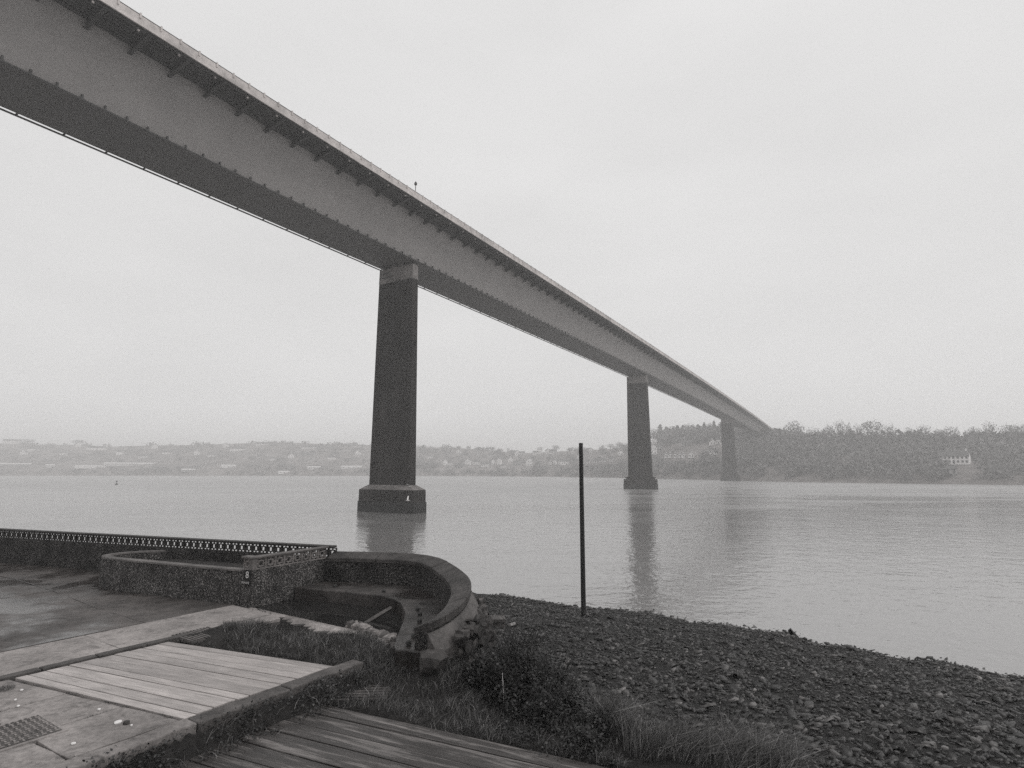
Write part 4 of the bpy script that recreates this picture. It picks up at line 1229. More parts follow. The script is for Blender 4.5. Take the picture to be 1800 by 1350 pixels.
# ivy trailing along the foot of the edge beam
def ivy(name, n, poly, zfn, hmax, s, label):
    x, y = scatter(n, poly, rng, -0.35)
    z = zfn(x, y) + hmax * rng.beta(1.2, 2.0, len(x)) * (0.7 + 0.5 * wob(x * 2, y * 2))
    v, f, t = leaves(np.stack([x, y, z], -1), rng.uniform(0.5, 1.2, len(x)) * s, rng)
    return tag(mesh(name, v, f, M['leaf'], tone=t), kind='stuff')
GI = [ab(-4.5, -0.28), ab(2.2, -0.28), ab(3.6, -0.6), ab(2.2, -0.95), ab(0.4, -0.85), ab(-1.0, -0.75), ab(-4.5, -0.85)]
ivy('ivy', 34000, GI, lambda x, y: np.maximum(bank_z(x, y), TL_ - 0.05), 0.2, 0.05, '')
GI2 = pxpoly([(950, 1260), (1010, 1240), (1060, 1290), (1090, 1350), (980, 1340), (860, 1290), (880, 1268)], TL_)
ivy('verge_weeds', 9000, GI2, lowz, 0.2, 0.04, '')

# bramble bush on the bank
def bush(name, lobes, n_leaf, n_stem, leaf_s, label, cat='bush', tall=1.0):
    c0 = lobes[0]; base = (c0[0], c0[1], float(bank_z(c0[0], c0[1])) - 0.05)
    r = empty(name, base, label=label, cat=cat)
    P = []
    for cx_, cy_, rr, hh in lobes:
        k = int(n_leaf * rr * hh / sum(l[2] * l[3] for l in lobes))
        d = rng.normal(0, 1, (k, 3)); d /= np.linalg.norm(d, axis=1)[:, None]; d[:, 2] = np.abs(d[:, 2])
        q = rng.uniform(0.45, 1.0, k)[:, None] ** 0.6
        p = d * q * np.array([rr, rr, hh]) * (1 + 0.22 * np.sin(d[:, :1] * 7 + d[:, 1:2] * 5 + cx_ * 9))
        z0 = float(lowz(cx_, cy_)); zb = bank_z(cx_ + p[:, 0], cy_ + p[:, 1])
        P.append(np.stack([cx_ + p[:, 0], cy_ + p[:, 1], np.maximum(zb, z0 - 0.6) * 0.5 + z0 * 0.5 + p[:, 2]], -1))
    P = np.concatenate(P)
    v, f, t = leaves(P - np.array(base), rng.uniform(0.5, 1.25, len(P)) * leaf_s, rng)
    tag(mesh('leaves', v, f, M['leaf'], r, tone=t), kind='stuff')
    mb = MB()
    for k in range(n_stem):
        cx_, cy_, rr, hh = random.choice(lobes)
        a = random.uniform(0, 6.28); L_ = random.uniform(0.6, 1.25) * rr
        q0 = Vector((cx_ + random.uniform(-.3, .3) * rr, cy_ + random.uniform(-.3, .3) * rr, float(lowz(cx_, cy_))))
        pts = []
        for i in range(6):
            t_ = i / 5
            pts.append(q0 + Vector((math.cos(a) * L_ * t_ + random.uniform(-.02, .02), math.sin(a) * L_ * t_ + random.uniform(-.02, .02), hh * tall * 1.25 * (1.9 * t_ - 1.05 * t_ * t_) + random.uniform(-.02, .02))) - Vector(base))
        mb.tube(pts, [0.006, 0.005, 0.005, 0.004, 0.003, 0.002], 3)
    tag(mb.build('stems', M['stem'], r), kind='stuff')
    return r
bush('bramble_bush', [(0.1, 11.15, 0.78, 0.78), (-0.05, 10.7, 0.6, 0.66), (-0.45, 11.3, 0.5, 0.5), (0.75, 10.6, 0.6, 0.55), (0.25, 10.3, 0.6, 0.5), (0.8, 9.9, 0.45, 0.42), (0.55, 9.5, 0.4, 0.35)], 22000, 230, 0.055, 'large dark bramble bush on the bank beside the wet deck', tall=1.4)
bush('bramble_bush', [(1.25, 9.25, 0.36, 0.34), (1.0, 8.8, 0.3, 0.24)], 2600, 24, 0.05, 'small leafy bush between the wet deck and the tall grass', tall=1.0)

# pale dead stalks in the bush
for k, (px, py, hh, lab) in enumerate([(886, 1218, 0.34, 'pale dead stalk standing in the bramble, left one of the bright two'), (912, 1190, 0.3, 'pale dead stalk standing in the bramble, right one of the bright two')]):
    x_, y_ = gp(px, py, TL_ + 0.25)
    t_ = empty('dead_stalk', (x_, y_, TL_ + 0.05), label=lab, cat='stalk')
    MB().tube([(0, 0, 0), (-0.01, 0, hh * .7), (-0.03, 0.0, hh * 1.5)], [0.007, 0.006, 0.004], 4).build('stem', M['h_cream'], t_)

# tall tufts at the crest
def tuft(px, py, n, h, spread, label, wind, z0=None, w=0.008):
    zz = 3.35 if z0 is None else z0
    x_, y_ = gp(px, py, zz); zz = float(lowz(x_, y_)) - 0.03
    a = rng.uniform(0, 6.28, n); r_ = spread * np.sqrt(rng.uniform(0, 1, n))
    hh = h * rng.uniform(0.3, 1.15, n)
    v, f, t = blades(np.cos(a) * r_, np.sin(a) * r_, np.zeros(n), hh, w * rng.uniform(0.6, 1.2, n), 0.75, rng, wind, tone=np.clip(rng.beta(0.8, 1.9, n), 0, 1))
    o = mesh('grass_tuft', v, f, M['grass'], tone=t, loc=(x_, y_, zz))
    return tag(o, label, 'grass tuft', 'tall grass tufts along the crest of the bank')
tuft(1078, 1318, 700, 0.66, 0.26, 'tall grass tuft at the left end of the crest, beside the small bush', (0.35, 0.1))
tuft(1135, 1350, 700, 0.6, 0.3, 'tall grass tuft second from the small bush', (0.4, 0.05))
tuft(1205, 1352, 800, 0.62, 0.32, 'tall grass tuft in the middle of the crest', (0.5, 0.05))
tuft(1285, 1362, 850, 0.66, 0.34, 'broad tall grass tuft second from the end towards the open beach', (0.65, 0.1))
tuft(1365, 1375, 650, 0.56, 0.32, 'grass tuft at the end of the crest nearest the open beach', (0.7, 0.15))
tuft(1040, 1262, 500, 0.36, 0.16, 'short grass tuft right below the bramble on the bank edge', (0.5, 0.2), 3.4)
tuft(425, 1268, 420, 0.26, 0.13, 'pale grass tuft growing out of the ivy by the wet deck', (0.1, 0.0), TL_, 0.007)
tuft(352, 1280, 380, 0.24, 0.16, 'grass tuft in the ivy below the corner of the edge beam', (0.1, 0.0), TL_, 0.007)
tuft(10, 1212, 160, 0.1, 0.12, 'little grass tuft in a joint of the paving near the kerb', (0.1, 0.0), T, 0.006)
for o in COL.objects:
    if o.name.startswith('grass_tuft') and o.location.x < -8: o.location.z = T

# pale shells and scraps on the paving
shell_me = rock_data(2, 0.12, 2); shell_me.materials.append(M['shell'])
for px, py, s, lab in [(208, 1269, 0.13, 'largest white oval shell on the paving in front of the pale deck'), (174, 1247, 0.06, 'small white shell at the front edge of the pale deck'), (38, 1213, 0.06, 'white shell farthest back beside the paving joint'),
                       (27, 1230, 0.045, 'tiny white shell in the middle of the three near the kerb'), (32, 1241, 0.055, 'white shell foremost of the three near the kerb'), (129, 1307, 0.07, 'white scrap on the slab right of the access cover'), (231, 1275, 0.035, 'tiny white scrap right of the largest shell')]:
    x_, y_ = gp(px, py, T + 0.01)
    tag(share('white_shell', shell_me, None, loc=(x_, y_, T + 0.01), rot=(0, 0, s * 40), scale=(s, s * 0.8, 0.035)), lab, 'shell', 'white shells and scraps on the paving')
x_, y_ = gp(222, 1270, T + 0.02)
tag(share('pebble', ROCKS[2], None, loc=(x_, y_, T + 0.02), scale=(0.1, 0.08, 0.07)), 'dark pebble touching the largest white shell', 'pebble')
x_, y_ = gp(460, 1274, TL_ + 0.02)
tag(share('white_scrap', shell_me, None, loc=(x_, y_, TL_ + 0.02), scale=(0.035, 0.03, 0.02)), 'bright white scrap on the wet deck near the pale tuft', 'scrap')

# ------------------------------------------------------------------ gulls and buoy
def gull(name, loc, rz, wing, label, group=None):
    r = empty(name, loc, rz, label=label, cat='gull', group=group)
    rings = []
    for t_, rr, zz in ((-0.26, 0.01, 0.03), (-0.15, 0.055, 0.02), (0.0, 0.085, 0.0), (0.12, 0.07, 0.02), (0.2, 0.045, 0.05), (0.27, 0.045, 0.06), (0.31, 0.02, 0.055)):
        rings.append([(math.cos(a) * rr, t_, zz + math.sin(a) * rr) for a in np.linspace(0, 2 * math.pi, 9)[:-1]])
    MB().loft(rings).build('body', M['gull'], r, smooth=True)
    MB().loft([[(math.cos(a) * q, 0.31 + k, 0.05 + math.sin(a) * q) for a in np.linspace(0, 6.28, 5)[:-1]] for k, q in ((0, 0.014), (0.055, 0.004))]).build('bill', M['iron'], r)
    MB().prism([(-0.03, -0.24), (0.03, -0.24), (0.06, -0.36), (-0.06, -0.36)], 0.025, 0.035).build('tail', M['gull'], r)
    for s in (-1, 1):
        if wing:
            up = wing if s > 0 else wing * 0.15
            secs = [(0.05, 0.11, -0.06, 0.03), (0.3, 0.13, -0.07, 0.03 + 0.25 * up), (0.55, 0.08, -0.1, 0.03 + 0.55 * up), (0.78, 0.0, -0.12, 0.03 + 0.75 * up)]
            rr = [[(s * x_ * (1 - 0.25 * up), f_, z_), (s * x_ * (1 - 0.25 * up), b_, z_), (s * x_ * (1 - 0.25 * up), b_, z_ + 0.015), (s * x_ * (1 - 0.25 * up), f_, z_ + 0.02)] for x_, f_, b_, z_ in secs]
            MB().loft(rr).build('wing', M['gull'] if s > 0 else M['gull_grey'], r)
        else:
            MB().loft([[(s * (0.06 + 0.03 * math.cos(a)), t_, 0.03 + 0.05 * math.sin(a)) for a in np.linspace(0, 6.28, 6)[:-1]] for t_ in (0.12, -0.05, -0.3)]).build('wing', M['gull_grey'], r)
            MB().tube([(s * 0.03, 0, -0.05), (s * 0.03, 0.0, -0.2)], 0.008, 4).build('leg', M['iron'], r)
    return r
_, gdy, gdz = ray(717, 880); gd = 88.0
gull('gull', ((717 - 900) / FPX * gd / gdy, gd, EYE + gd * gdz / gdy), 1.75, 0.85, 'white gull flying with raised wings in front of the nearest pier base')
pc = D * 81.2 + NL * (LAT0 + BW / 2)
def on_pier(lx, ly, z):
    q = Vector((lx, ly)); c, s = math.cos(-TH), math.sin(-TH)
    return (pc.x + lx * c - ly * s, pc.y + lx * s + ly * c, z)
gull('gull', on_pier(-0.6, -1.45, 4.68), 0.6, 0, 'gull perched mid way along the sloping pier base', 'gulls resting on the pier base')
gull('gull', on_pier(5.3, -1.4, 4.70), -0.4, 0, 'gull perched at the right corner of the pier base', 'gulls resting on the pier base')
gull('gull', on_pier(4.62, -1.05, 5.02), 0.9, 0, 'gull perched close against the foot of the pier shaft', 'gulls resting on the pier base')
by = gp(204.5, 852, 0)
bu = empty('buoy', (by[0], by[1], 0), label='tiny dark buoy alone on the open water far left', cat='buoy')
MB().loft([[(math.cos(a) * r_, math.sin(a) * r_, z_) for a in np.linspace(0, 6.28, 11)[:-1]] for r_, z_ in ((0.5, -0.4), (0.8, 0.1), (0.75, 0.5), (0.3, 0.7))]).build('float', M['sign'], bu)
MB().tube([(0, 0, 0.6), (0, 0, 1.7)], 0.12, 6).build('mast', M['sign'], bu)
MB().box(-0.3, 0.3, -0.3, 0.3, 1.6, 2.1).build('top_mark', M['sign'], bu)

# ------------------------------------------------------------------ far bank: houses
win0 = MB().box(-0.55, 0.55, -0.04, 0.04, 0, 1.3); win_me = None
def house(px, py, wpx, hpx, kind, label, wall_m='h_white', n_win=3, storeys=1, cat='house', group='houses across the water'):
    """kind: 'gable' shows its pointed end, 'eaves' its long side, 'shed' a long low building"""
    global win_me
    x, y, z = hill_hit(px, py); s = y / 1000.0
    w = max(3.0, wpx * s); h = max(2.4, hpx * s)
    r = empty('house' if kind != 'shed' else 'warehouse', (x, y, z - 0.6), math.atan2(-x, y) * 1.0 + random.uniform(-.25, .25), label=label, cat=cat, group=group)
    dp = w * 1.25 if kind == 'gable' else min(9.0, max(5.0, w * 0.7)); hw = w / 2
    roof_h = w * 0.42 if kind == 'gable' else (dp * 0.36 if kind == 'eaves' else 1.4)
    eh = h + 0.6
    wl = MB()
    if kind == 'gable':
        poly = [(-hw, 0), (hw, 0), (hw, eh), (0, eh + roof_h), (-hw, eh)]
        wl.loft([[(a, 0.0, b) for a, b in poly], [(a, dp, b) for a, b in poly]])
    else:
        poly = [(0, 0), (dp, 0), (dp, eh), (dp / 2, eh + roof_h), (0, eh)]
        wl.loft([[(-hw, a, b) for a, b in poly], [(hw, a, b) for a, b in poly]])
    wl.build('wall', M[wall_m], r)
    rm = MB(); t = 0.22; o = 0.35
    if kind == 'gable':
        for sg in (-1, 1):
            k = roof_h / hw
            rm.hexa([(sg * (hw + o), -o, eh - o * k), (0, -o, eh + roof_h), (0, dp + o, eh + roof_h), (sg * (hw + o), dp + o, eh - o * k),
                     (sg * (hw + o), -o, eh - o * k + t), (0, -o, eh + roof_h + t), (0, dp + o, eh + roof_h + t), (sg * (hw + o), dp + o, eh - o * k + t)])
    else:
        k = roof_h / (dp / 2)
        for sg in (-1, 1):
            ye = dp / 2 + sg * (dp / 2 + o)
            rm.hexa([(-hw - o, ye, eh - o * k), (-hw - o, dp / 2, eh + roof_h), (hw + o, dp / 2, eh + roof_h), (hw + o, ye, eh - o * k),
                     (-hw - o, ye, eh - o * k + t), (-hw - o, dp / 2, eh + roof_h + t), (hw + o, dp / 2, eh + roof_h + t), (hw + o, ye, eh - o * k + t)])
    rf = rm.build('roof', M['h_roof_pale'] if kind == 'shed' else M['h_roof'], r)
    if kind != 'shed':
        cxx = 0.0 if kind == 'gable' else hw * 0.8
        MB().box(cxx - 0.4, cxx + 0.4, dp / 2 - 0.4, dp / 2 + 0.4, eh + roof_h * 0.4, eh + roof_h + 1.2).build('chimney', M[wall_m], rf)
    for st_ in range(storeys):
        for i in range(n_win):
            xx = (i + 0.5) / n_win * w - hw
            zz = 0.6 + (st_ + 0.28) * h / storeys
            if st_ == 0 and i == n_win // 2:
                MB().box(xx - 0.5, xx + 0.5, -0.05, 0.05, 0.6, 2.7).build('door', M['steel_dark'], r); continue
            if win_me is None: win_me = win0.build('window', M['h_glass'], r, loc=(xx, -0.005, zz))
            else: share('window', win_me, r, loc=(xx, -0.005, zz))
    return r
HOUSES = [
 # px, py, w, h, kind, label, wall, windows, storeys
 (1677, 815, 42, 13, 'eaves', 'long white two storey house alone among the dark woods near the bridge end', 'h_white', 7, 2),
 (1672, 832, 16, 4, 'eaves', 'faint low boathouse on the shore below the long white house', 'h_grey', 2, 1),
 (1476, 802, 10, 6, 'eaves', 'faint grey house half lost in the woods right of the bridge end', 'h_grey', 2, 1),
 (1151, 780, 8, 7, 'gable', 'white gabled house highest beside the middle pier', 'h_white', 2, 1),
 (1149, 798, 12, 12, 'gable', 'tall white house half hidden by the middle pier', 'h_white', 2, 2),
 (1160, 788, 8, 4, 'eaves', 'small pale house just right of the tall one behind the middle pier', 'h_cream', 2, 1),
 (1171, 804, 6, 5, 'gable', 'first house of the white terrace below the pine ridge', 'h_white', 2, 1),
 (1179, 804, 6, 5, 'gable', 'second house of the white terrace below the pine ridge', 'h_white', 2, 1),
 (1187, 804, 6, 5, 'gable', 'third house of the white terrace below the pine ridge', 'h_white', 2, 1),
 (1195, 804, 6, 5, 'gable', 'fourth house of the white terrace below the pine ridge', 'h_white', 2, 1),
 (1203, 804, 6, 5, 'gable', 'fifth house of the white terrace below the pine ridge', 'h_white', 2, 1),
 (1215, 804, 10, 6, 'gable', 'widest gabled house ending the white terrace below the pine ridge', 'h_white', 2, 1),
 (1253, 782, 9, 6, 'gable', 'white gabled house high up left of the farthest pier', 'h_white', 2, 1),
 (1263, 780, 9, 7, 'eaves', 'white house touching the farthest pier, highest of its cluster', 'h_white', 3, 1),
 (1243, 797, 7, 5, 'gable', 'pale gabled house left end of the lower cluster by the farthest pier', 'h_cream', 2, 1),
 (1252, 797, 9, 6, 'eaves', 'white house in the middle of the lower cluster by the farthest pier', 'h_white', 3, 1),
 (1260, 799, 7, 4, 'eaves', 'low pale house right end of the lower cluster by the farthest pier', 'h_cream', 2, 1),
 (1199, 776, 14, 3, 'eaves', 'long faint grey house just under the pines', 'h_grey', 4, 1),
 (1205, 783, 12, 3, 'eaves', 'second faint grey house lower under the pines', 'h_grey', 3, 1),
 (783, 818, 7, 8, 'gable', 'narrow white gabled house nearest the tall dark pier on the far shore', 'h_white', 2, 1),
 (792, 817, 9, 4, 'eaves', 'low white house touching the narrow gabled one right of the tall pier', 'h_white', 3, 1),
 (822, 818, 9, 8, 'gable', 'white gabled house at the left end of the bright cottage row', 'h_white', 2, 2),
 (837, 817, 11, 5, 'eaves', 'wide white cottage second in the bright cottage row', 'h_white', 3, 1),
 (853, 821, 13, 5, 'eaves', 'longest and lowest white cottage of the bright row', 'h_white', 4, 1),
 (867, 817, 8, 6, 'gable', 'white gabled cottage right after the longest one', 'h_white', 2, 1),
 (877, 817, 7, 9, 'gable', 'tall narrow white house near the right end of the cottage row', 'h_white', 1, 2),
 (886, 822, 7, 4, 'eaves', 'small white cottage closing the right end of the row', 'h_white', 2, 1),
 (862, 804, 7, 4, 'eaves', 'small pale house directly above the cottage row', 'h_cream', 2, 1),
 (841, 799, 4, 3, 'gable', 'tiny pale house by itself above the cottage row', 'h_cream', 1, 1),
 (910, 801, 8, 6, 'gable', 'pale round shouldered gabled house on the middle slope', 'h_white', 2, 1),
 (918, 801, 10, 5, 'eaves', 'pale house beside the gabled one on the middle slope', 'h_cream', 3, 1),
 (931, 819, 9, 10, 'gable', 'broad bright white gabled house above the shore', 'h_white', 2, 2),
 (908, 819, 12, 5, 'eaves', 'faint grey house left of the broad bright gabled one', 'h_grey', 3, 1),
 (942, 799, 9, 4, 'eaves', 'low white house in the upper row of the middle slope', 'h_white', 2, 1),
 (950, 798, 7, 7, 'gable', 'bright gabled house in the upper row of the middle slope', 'h_white', 2, 1),
 (964, 799, 8, 7, 'gable', 'bright gabled house right of the upper row gap', 'h_white', 2, 1),
 (973, 798, 12, 5, 'eaves', 'long pale house at the right of the upper row', 'h_cream', 4, 1),
 (967, 817, 4, 5, 'gable', 'first of three narrow white houses on the lower slope', 'h_white', 1, 1),
 (975, 817, 5, 7, 'gable', 'tallest of three narrow white houses on the lower slope', 'h_white', 1, 1),
 (983, 817, 4, 5, 'gable', 'last of three narrow white houses on the lower slope', 'h_white', 1, 1),
 (994, 817, 13, 6, 'eaves', 'wide white house on the lower slope left of the bare pole', 'h_white', 4, 1),
 (1007, 797, 5, 4, 'gable', 'small white house high up left of the bare pole', 'h_white', 1, 1),
 (1039, 795, 7, 5, 'gable', 'small white gabled house high up right of the bare pole', 'h_white', 2, 1),
 (1033, 814, 7, 4, 'eaves', 'low pale house on the slope just right of the bare pole', 'h_cream', 2, 1),
 (1047, 813, 10, 4, 'eaves', 'pale house second right of the bare pole', 'h_cream', 3, 1),
 (1060, 812, 11, 4, 'eaves', 'pale house third right of the bare pole', 'h_cream', 3, 1),
 (1076, 811, 12, 5, 'eaves', 'wide pale house between the bare pole and the middle pier', 'h_cream', 4, 1),
 (22, 819, 50, 3, 'shed', 'long low pale shed at the left edge of the far shore', 'h_grey', 4, 1),
 (88, 821, 12, 3, 'shed', 'short pale shed right of the long one on the far left shore', 'h_cream', 2, 1),
 (160, 823, 44, 2.5, 'shed', 'thin pale shed along the waterfront of the far left shore', 'h_white', 5, 1),
 (235, 819, 84, 4, 'shed', 'very long pale shed, largest on the far shore', 'h_cream', 8, 1),
 (335, 829, 26, 2.5, 'shed', 'low grey shed near the water past the largest shed', 'h_grey', 3, 1),
 (402, 822, 22, 3, 'shed', 'bright small shed midway along the far left shore', 'h_white', 3, 1),
 (500, 833, 18, 3, 'shed', 'white boat shed right at the waterline of the far shore', 'h_white', 3, 1),
 (553, 825, 24, 3, 'shed', 'pale shed left of the tall dark pier', 'h_cream', 3, 1),
 (617, 824, 34, 3, 'shed', 'white shed closest to the left side of the tall dark pier', 'h_white', 4, 1),
 (22, 780, 24, 5, 'eaves', 'faint block of houses on the skyline at the far left', 'h_white', 5, 1),
 (60, 793, 16, 4, 'eaves', 'faint house on the hillside below the left skyline block', 'h_white', 3, 1),
 (170, 791, 26, 4, 'eaves', 'faint long house halfway up the left hillside', 'h_white', 5, 1),
 (211, 800, 12, 6, 'eaves', 'faint broad house low on the left hillside', 'h_white', 2, 1),
 (300, 798, 24, 3, 'eaves', 'faint row of roofs on the hillside above the largest shed', 'h_white', 5, 1),
 (345, 800, 8, 6, 'gable', 'faint pale gabled house on the hillside past the largest shed', 'h_white', 2, 1),
 (420, 793, 26, 4, 'eaves', 'faint long house on the hillside above the bright small shed', 'h_white', 5, 1),
 (460, 783, 18, 3, 'eaves', 'faint house near the skyline left of the tall pier', 'h_white', 4, 1),
 (545, 789, 30, 3, 'eaves', 'faint terrace near the skyline close to the tall pier', 'h_white', 6, 1),
 (40, 800, 9, 5, 'gable', 'small white house on the slope above the left end of the long low shed', 'h_white', 2, 1),
 (112, 800, 10, 4, 'eaves', 'small white house on the slope above the short shed at far left', 'h_white', 3, 1),
 (138, 785, 8, 4, 'gable', 'tiny white house high on the left hillside under the clump of trees', 'h_white', 2, 1),
 (250, 806, 12, 4, 'eaves', 'white house standing right above the very long shed', 'h_white', 3, 1),
 (272, 789, 10, 4, 'gable', 'white house near the crest above the very long shed', 'h_white', 2, 1),
 (372, 803, 12, 4, 'eaves', 'white house low on the slope between the grey shed and the bright shed', 'h_white', 3, 1),
 (396, 786, 9, 4, 'gable', 'tiny white house near the crest above the bright small shed', 'h_white', 2, 1),
 (480, 810, 10, 4, 'eaves', 'small white house above the waterline boat shed', 'h_white', 3, 1),
 (512, 806, 9, 5, 'gable', 'white gabled house up the slope from the boat shed', 'h_white', 2, 1),
 (584, 808, 12, 4, 'eaves', 'white house halfway up the slope left of the tall dark pier', 'h_white', 3, 1),
 (628, 800, 9, 5, 'gable', 'white gabled house nearest the left edge of the tall dark pier', 'h_white', 2, 1),
 (755, 806, 9, 4, 'eaves', 'faint white house right beside the tall dark pier on the slope', 'h_white', 3, 1),
 (805, 797, 8, 4, 'gable', 'faint white house on the upper slope right of the tall dark pier', 'h_white', 2, 1),
 (898, 812, 9, 5, 'gable', 'white house between the cottage row and the faint grey house', 'h_white', 2, 1),
 (1091, 800, 9, 5, 'gable', 'white gabled house just left of the middle pier', 'h_white', 2, 1),
 (1020, 806, 9, 5, 'gable', 'white gabled house seen close beside the bare pole', 'h_white', 2, 1),
]
random.seed(3)
for hs in HOUSES:
    px, py, w, h, kind, lab, wm, nw, stn = hs
    big_w = w * (SH[:, 1].mean() / 1000)
    house(px, py, w, h, kind, lab, wm, max(1, nw), stn, cat='house' if kind != 'shed' else 'warehouse')

# ------------------------------------------------------------------ far bank: trees
def crown_tris(n, rx, rz, cz, s, rg, shape='round'):
    d = rg.normal(0, 1, (n, 3)); d /= np.linalg.norm(d, axis=1)[:, None]
    q = rg.uniform(0.1, 1, n)[:, None] ** 0.45
    lump = 1 + 0.22 * np.sin(d[:, :1] * 4.3 + 1.7) * np.cos(d[:, 2:] * 5.1 + d[:, 1:2] * 3.0)
    p = d * q * lump
    if shape == 'cone':
        zz = rg.uniform(0, 1, n) ** 1.3; r_ = (1 - zz) ** 0.8 * (0.85 + 0.3 * np.sin(zz * 25)); a = rg.uniform(0, 6.28, n); k = np.sqrt(rg.uniform(0.1, 1, n))
        p = np.stack([np.cos(a) * r_ * k, np.sin(a) * r_ * k, zz * 2 - 1], -1)
    p = p * np.array([rx, rx, rz]) + np.array([0, 0, cz])
    u = rg.normal(0, 1, (n, 2, 3)); u /= np.linalg.norm(u, axis=2)[:, :, None]
    ss = (s * rg.uniform(0.5, 1.3, n))[:, None]
    v = np.stack([p - u[:, 0] * ss * .6, p + u[:, 0] * ss * .6, p + u[:, 1] * ss], 1)
    return v.reshape(-1, 3), np.arange(n * 3).reshape(-1, 3), np.repeat(rg.beta(1.5, 2.5, n), 3)
def limb_mesh(h, rx):
    mb = MB()
    mb.tube([(0, 0, -2.0), (0.05, 0, h * .3), (0, 0.05, h * .62)], [h * .035, h * .025, h * .012], 6)
    for k in range(6):
        a = k * 1.05 + 0.3; z0 = h * (.25 + .05 * k)
        mb.tube([(0, 0, z0), (math.cos(a) * rx * .4, math.sin(a) * rx * .4, z0 + h * .2), (math.cos(a) * rx * .8, math.sin(a) * rx * .8, z0 + h * .34)], [h * .014, h * .009, h * .004], 4)
    return mb
CROWN, TRUNK = {}, {}
def far_tree(px, top_py, hpx, wpx, shape, label, group, depth=None, variant=0):
    ys = np.interp(px, SH[:, 0], SH[:, 1]); bk = np.interp(px, SH[:, 0], SH[:, 3])
    y = float(ys + bk * (0.97 if depth is None else depth)); s = y / 1000
    x = (px - 900) / FPX * y * 1.0115
    _, dy, dz = ray(px, top_py); ztop = EYE + y * dz / dy
    zg = float(hill_z(px, y)); h = max(ztop - zg, hpx * s * 0.9)
    base = zg if ztop - zg >= hpx * s * 0.9 else ztop - h
    r = empty('pine_tree' if 'pine' in label else 'bare_tree', (x, y, base), random.uniform(0, 6), label=label, cat='tree', group=group)
    key = (shape, variant)
    if key not in CROWN:
        rg = np.random.default_rng(50 + variant)
        if shape == 'cone': cv = crown_tris(420, 0.30, 0.44, 0.56, 0.085, rg, 'cone')
        else: cv = crown_tris(900 if variant % 2 else 600, 0.46, 0.36, 0.64, 0.05, rg)
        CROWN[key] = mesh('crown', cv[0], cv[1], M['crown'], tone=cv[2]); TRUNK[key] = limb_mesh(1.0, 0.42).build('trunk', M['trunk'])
        c, t_ = CROWN[key], TRUNK[key]
        c.parent = r; t_.parent = r
    else:
        c = share('crown', CROWN[key], r); t_ = share('trunk', TRUNK[key], r)
    wr = wpx * s / (0.92 if shape != 'cone' else 0.6)
    for q in (c, t_): q.scale = (wr, wr, h)
    return r
ORD = ['first', 'second', 'third', 'fourth', 'fifth', 'sixth', 'seventh', 'eighth', 'ninth', 'tenth', 'eleventh', 'twelfth', 'thirteenth', 'fourteenth', 'fifteenth', 'sixteenth']
random.seed(4)
pines = [(1147, 754), (1158, 750), (1168, 751), (1178, 749), (1189, 748), (1199, 748), (1210, 745), (1221, 744), (1232, 743), (1243, 743), (1254, 743), (1263, 743), (1281, 748)]
for k, (px, py) in enumerate(pines):
    py += random.choice((-3, -1, 0, 1, 2, 4)); px += random.uniform(-3, 3)
    lab = f'{ORD[k]} pine counted along the ridge from the middle pier towards the farthest pier' if k < 12 else 'lone pine seen in the gap just right of the farthest pier'
    far_tree(px, py, random.uniform(18, 26), random.uniform(13, 24), 'cone' if k % 3 else 'round', lab, 'pines on the ridge between the two far piers', variant=k % 4)
bare = [(1371, 752, 8, 8, 'small slim tree right where the bridge reaches the hill'), (1389, 741, 30, 34, 'broad dense round tree, first past the bridge end'), (1424, 752, 24, 36, 'low wide dome of a tree second past the bridge end'),
        (1451, 746, 24, 16, 'narrow airy tree beside the low dome shaped one'), (1470, 738, 30, 22, 'tall airy bare tree with gaps in its crown'), (1485, 744, 24, 10, 'slender bare tree touching the tall airy one'), (1500, 745, 24, 18, 'small round bare tree left of the biggest skyline crown'),
        (1524, 738, 32, 38, 'biggest skyline crown, a wide domed bare tree'), (1556, 745, 24, 22, 'thin bare tree on the falling side of the biggest crown'), (1590, 752, 22, 20, 'low bushy tree in the dip after the biggest crown'),
        (1614, 747, 26, 24, 'twin headed bare tree in the middle of the wooded skyline'), (1640, 753, 20, 16, 'low tree between the twin headed and the rounded one'), (1662, 749, 24, 28, 'rounded bare tree above the long white house'),
        (1702, 751, 22, 26, 'smooth low crown right above the right end of the white house'), (1729, 741, 30, 22, 'tall fan shaped bare tree sticking up above its neighbours'), (1762, 745, 26, 28, 'flat topped bare tree right of the fan shaped one'), (1779, 745, 24, 20, 'small bare tree before the last one on the skyline'), (1800, 740, 30, 26, 'dark tree cut by the right edge of the picture')]
for k, (px, py, h, w, lab) in enumerate(bare):
    far_tree(px, py, h, w, 'round', lab, 'bare trees along the skyline above the woods', variant=k % 4)
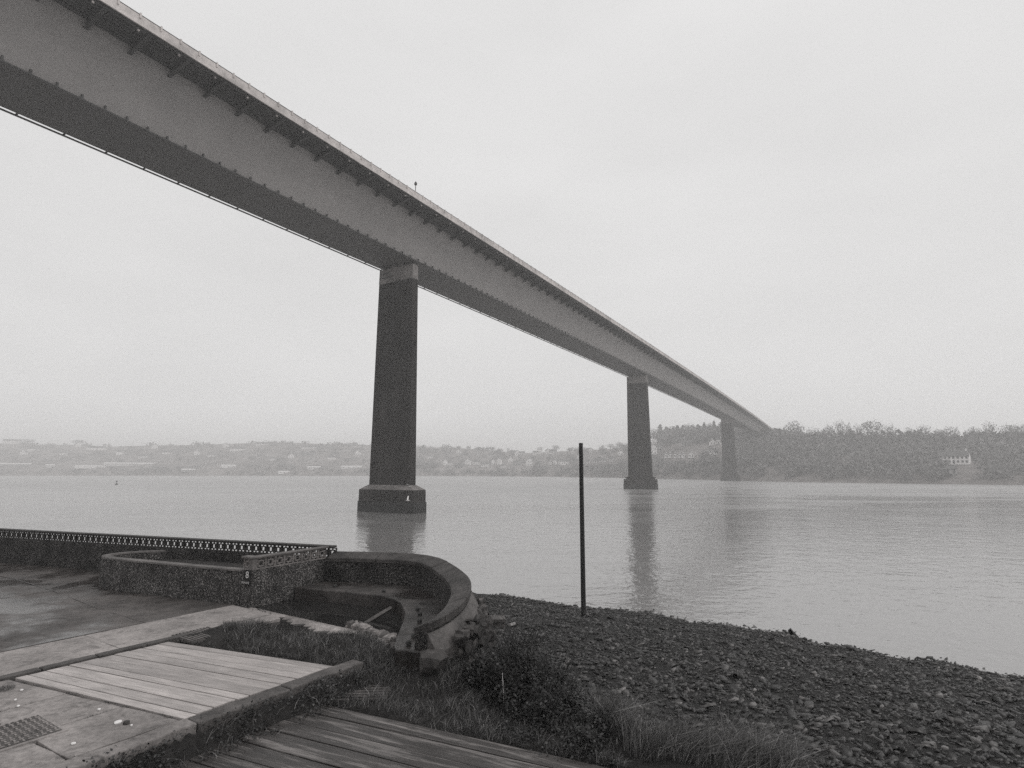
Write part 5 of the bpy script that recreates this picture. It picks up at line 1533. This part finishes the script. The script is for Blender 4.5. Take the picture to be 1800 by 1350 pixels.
for k, (px, py, h, w, lab) in enumerate([(1071, 779, 14, 16, 'small round tree on the skyline midway between pole and middle pier'), (1086, 777, 14, 14, 'small tree left of the middle pier on the skyline'), (1098, 778, 14, 12, 'small tree almost touching the middle pier on the skyline'),
                                         (976, 782, 10, 14, 'low round tree on the skyline left of the bare pole'), (948, 785, 10, 12, 'low tree on the skyline above the upper row of houses'), (150, 773, 8, 22, 'faint flat clump of trees on the left skyline'), (62, 771, 8, 24, 'faint wide clump of trees at the far left skyline')]):
    far_tree(px, py, h, w, 'round', lab, None, variant=k % 4)

# woodland that reads as one mass
def wood(name, n, pr, tr, hpx, wpx, seed, avoid=True, per=46):
    rg = np.random.default_rng(seed)
    V, F, TN = [], [], []; off = 0
    spots = [(h[0], h[1], h[2]) for h in HOUSES]
    px = rg.uniform(pr[0], pr[1], n); tt = rg.uniform(tr[0], tr[1], n)
    for a, t_ in zip(px, tt):
        ys = np.interp(a, SH[:, 0], SH[:, 1]); bk = np.interp(a, SH[:, 0], SH[:, 3]); y = ys + t_ * bk
        z = float(hill_z(a, y)); s = y / 1000
        hh = rg.uniform(0.6, 1.2) * hpx * s; w = rg.uniform(0.7, 1.3) * wpx * s
        ypx = 827.4 - (z - EYE) / y * 1000 * 1.02
        if avoid and any(abs(a - q[0]) < q[2] / 2 + wpx * .5 and -3 < ypx - q[1] < hpx * 1.2 for q in spots): continue
        v, f, t2 = crown_tris(per, w / 2, hh * 0.55, hh * 0.45, w * 0.22, rg)
        x = (a - 900) / FPX * y * 1.0115
        V.append(v + np.array([x, y, z])); F.append(f + off); TN.append(np.clip(t2 * rg.uniform(0.5, 1.4), 0, 1)); off += len(v)
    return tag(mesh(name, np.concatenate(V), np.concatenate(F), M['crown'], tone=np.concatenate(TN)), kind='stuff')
wood('woods', 1500, (1285, 2250), (0.02, 1.0), 20, 20, 1)
wood('woods', 420, (1285, 2250), (0.80, 1.08), 25, 26, 8, avoid=False, per=70)
wood('woods', 420, (1140, 1300), (0.62, 0.98), 16, 14, 2)
wood('woods', 420, (1090, 1300), (0.02, 0.30), 11, 12, 3)
wood('woods', 420, (730, 1145), (0.01, 0.22), 8, 10, 4)
wood('woods', 260, (700, 1145), (0.25, 0.98), 7, 10, 5)
wood('woods', 420, (-500, 760), (0.25, 1.0), 5, 12, 6, per=26)
wood('woods', 220, (-500, 760), (0.01, 0.1), 4, 14, 7, per=26)
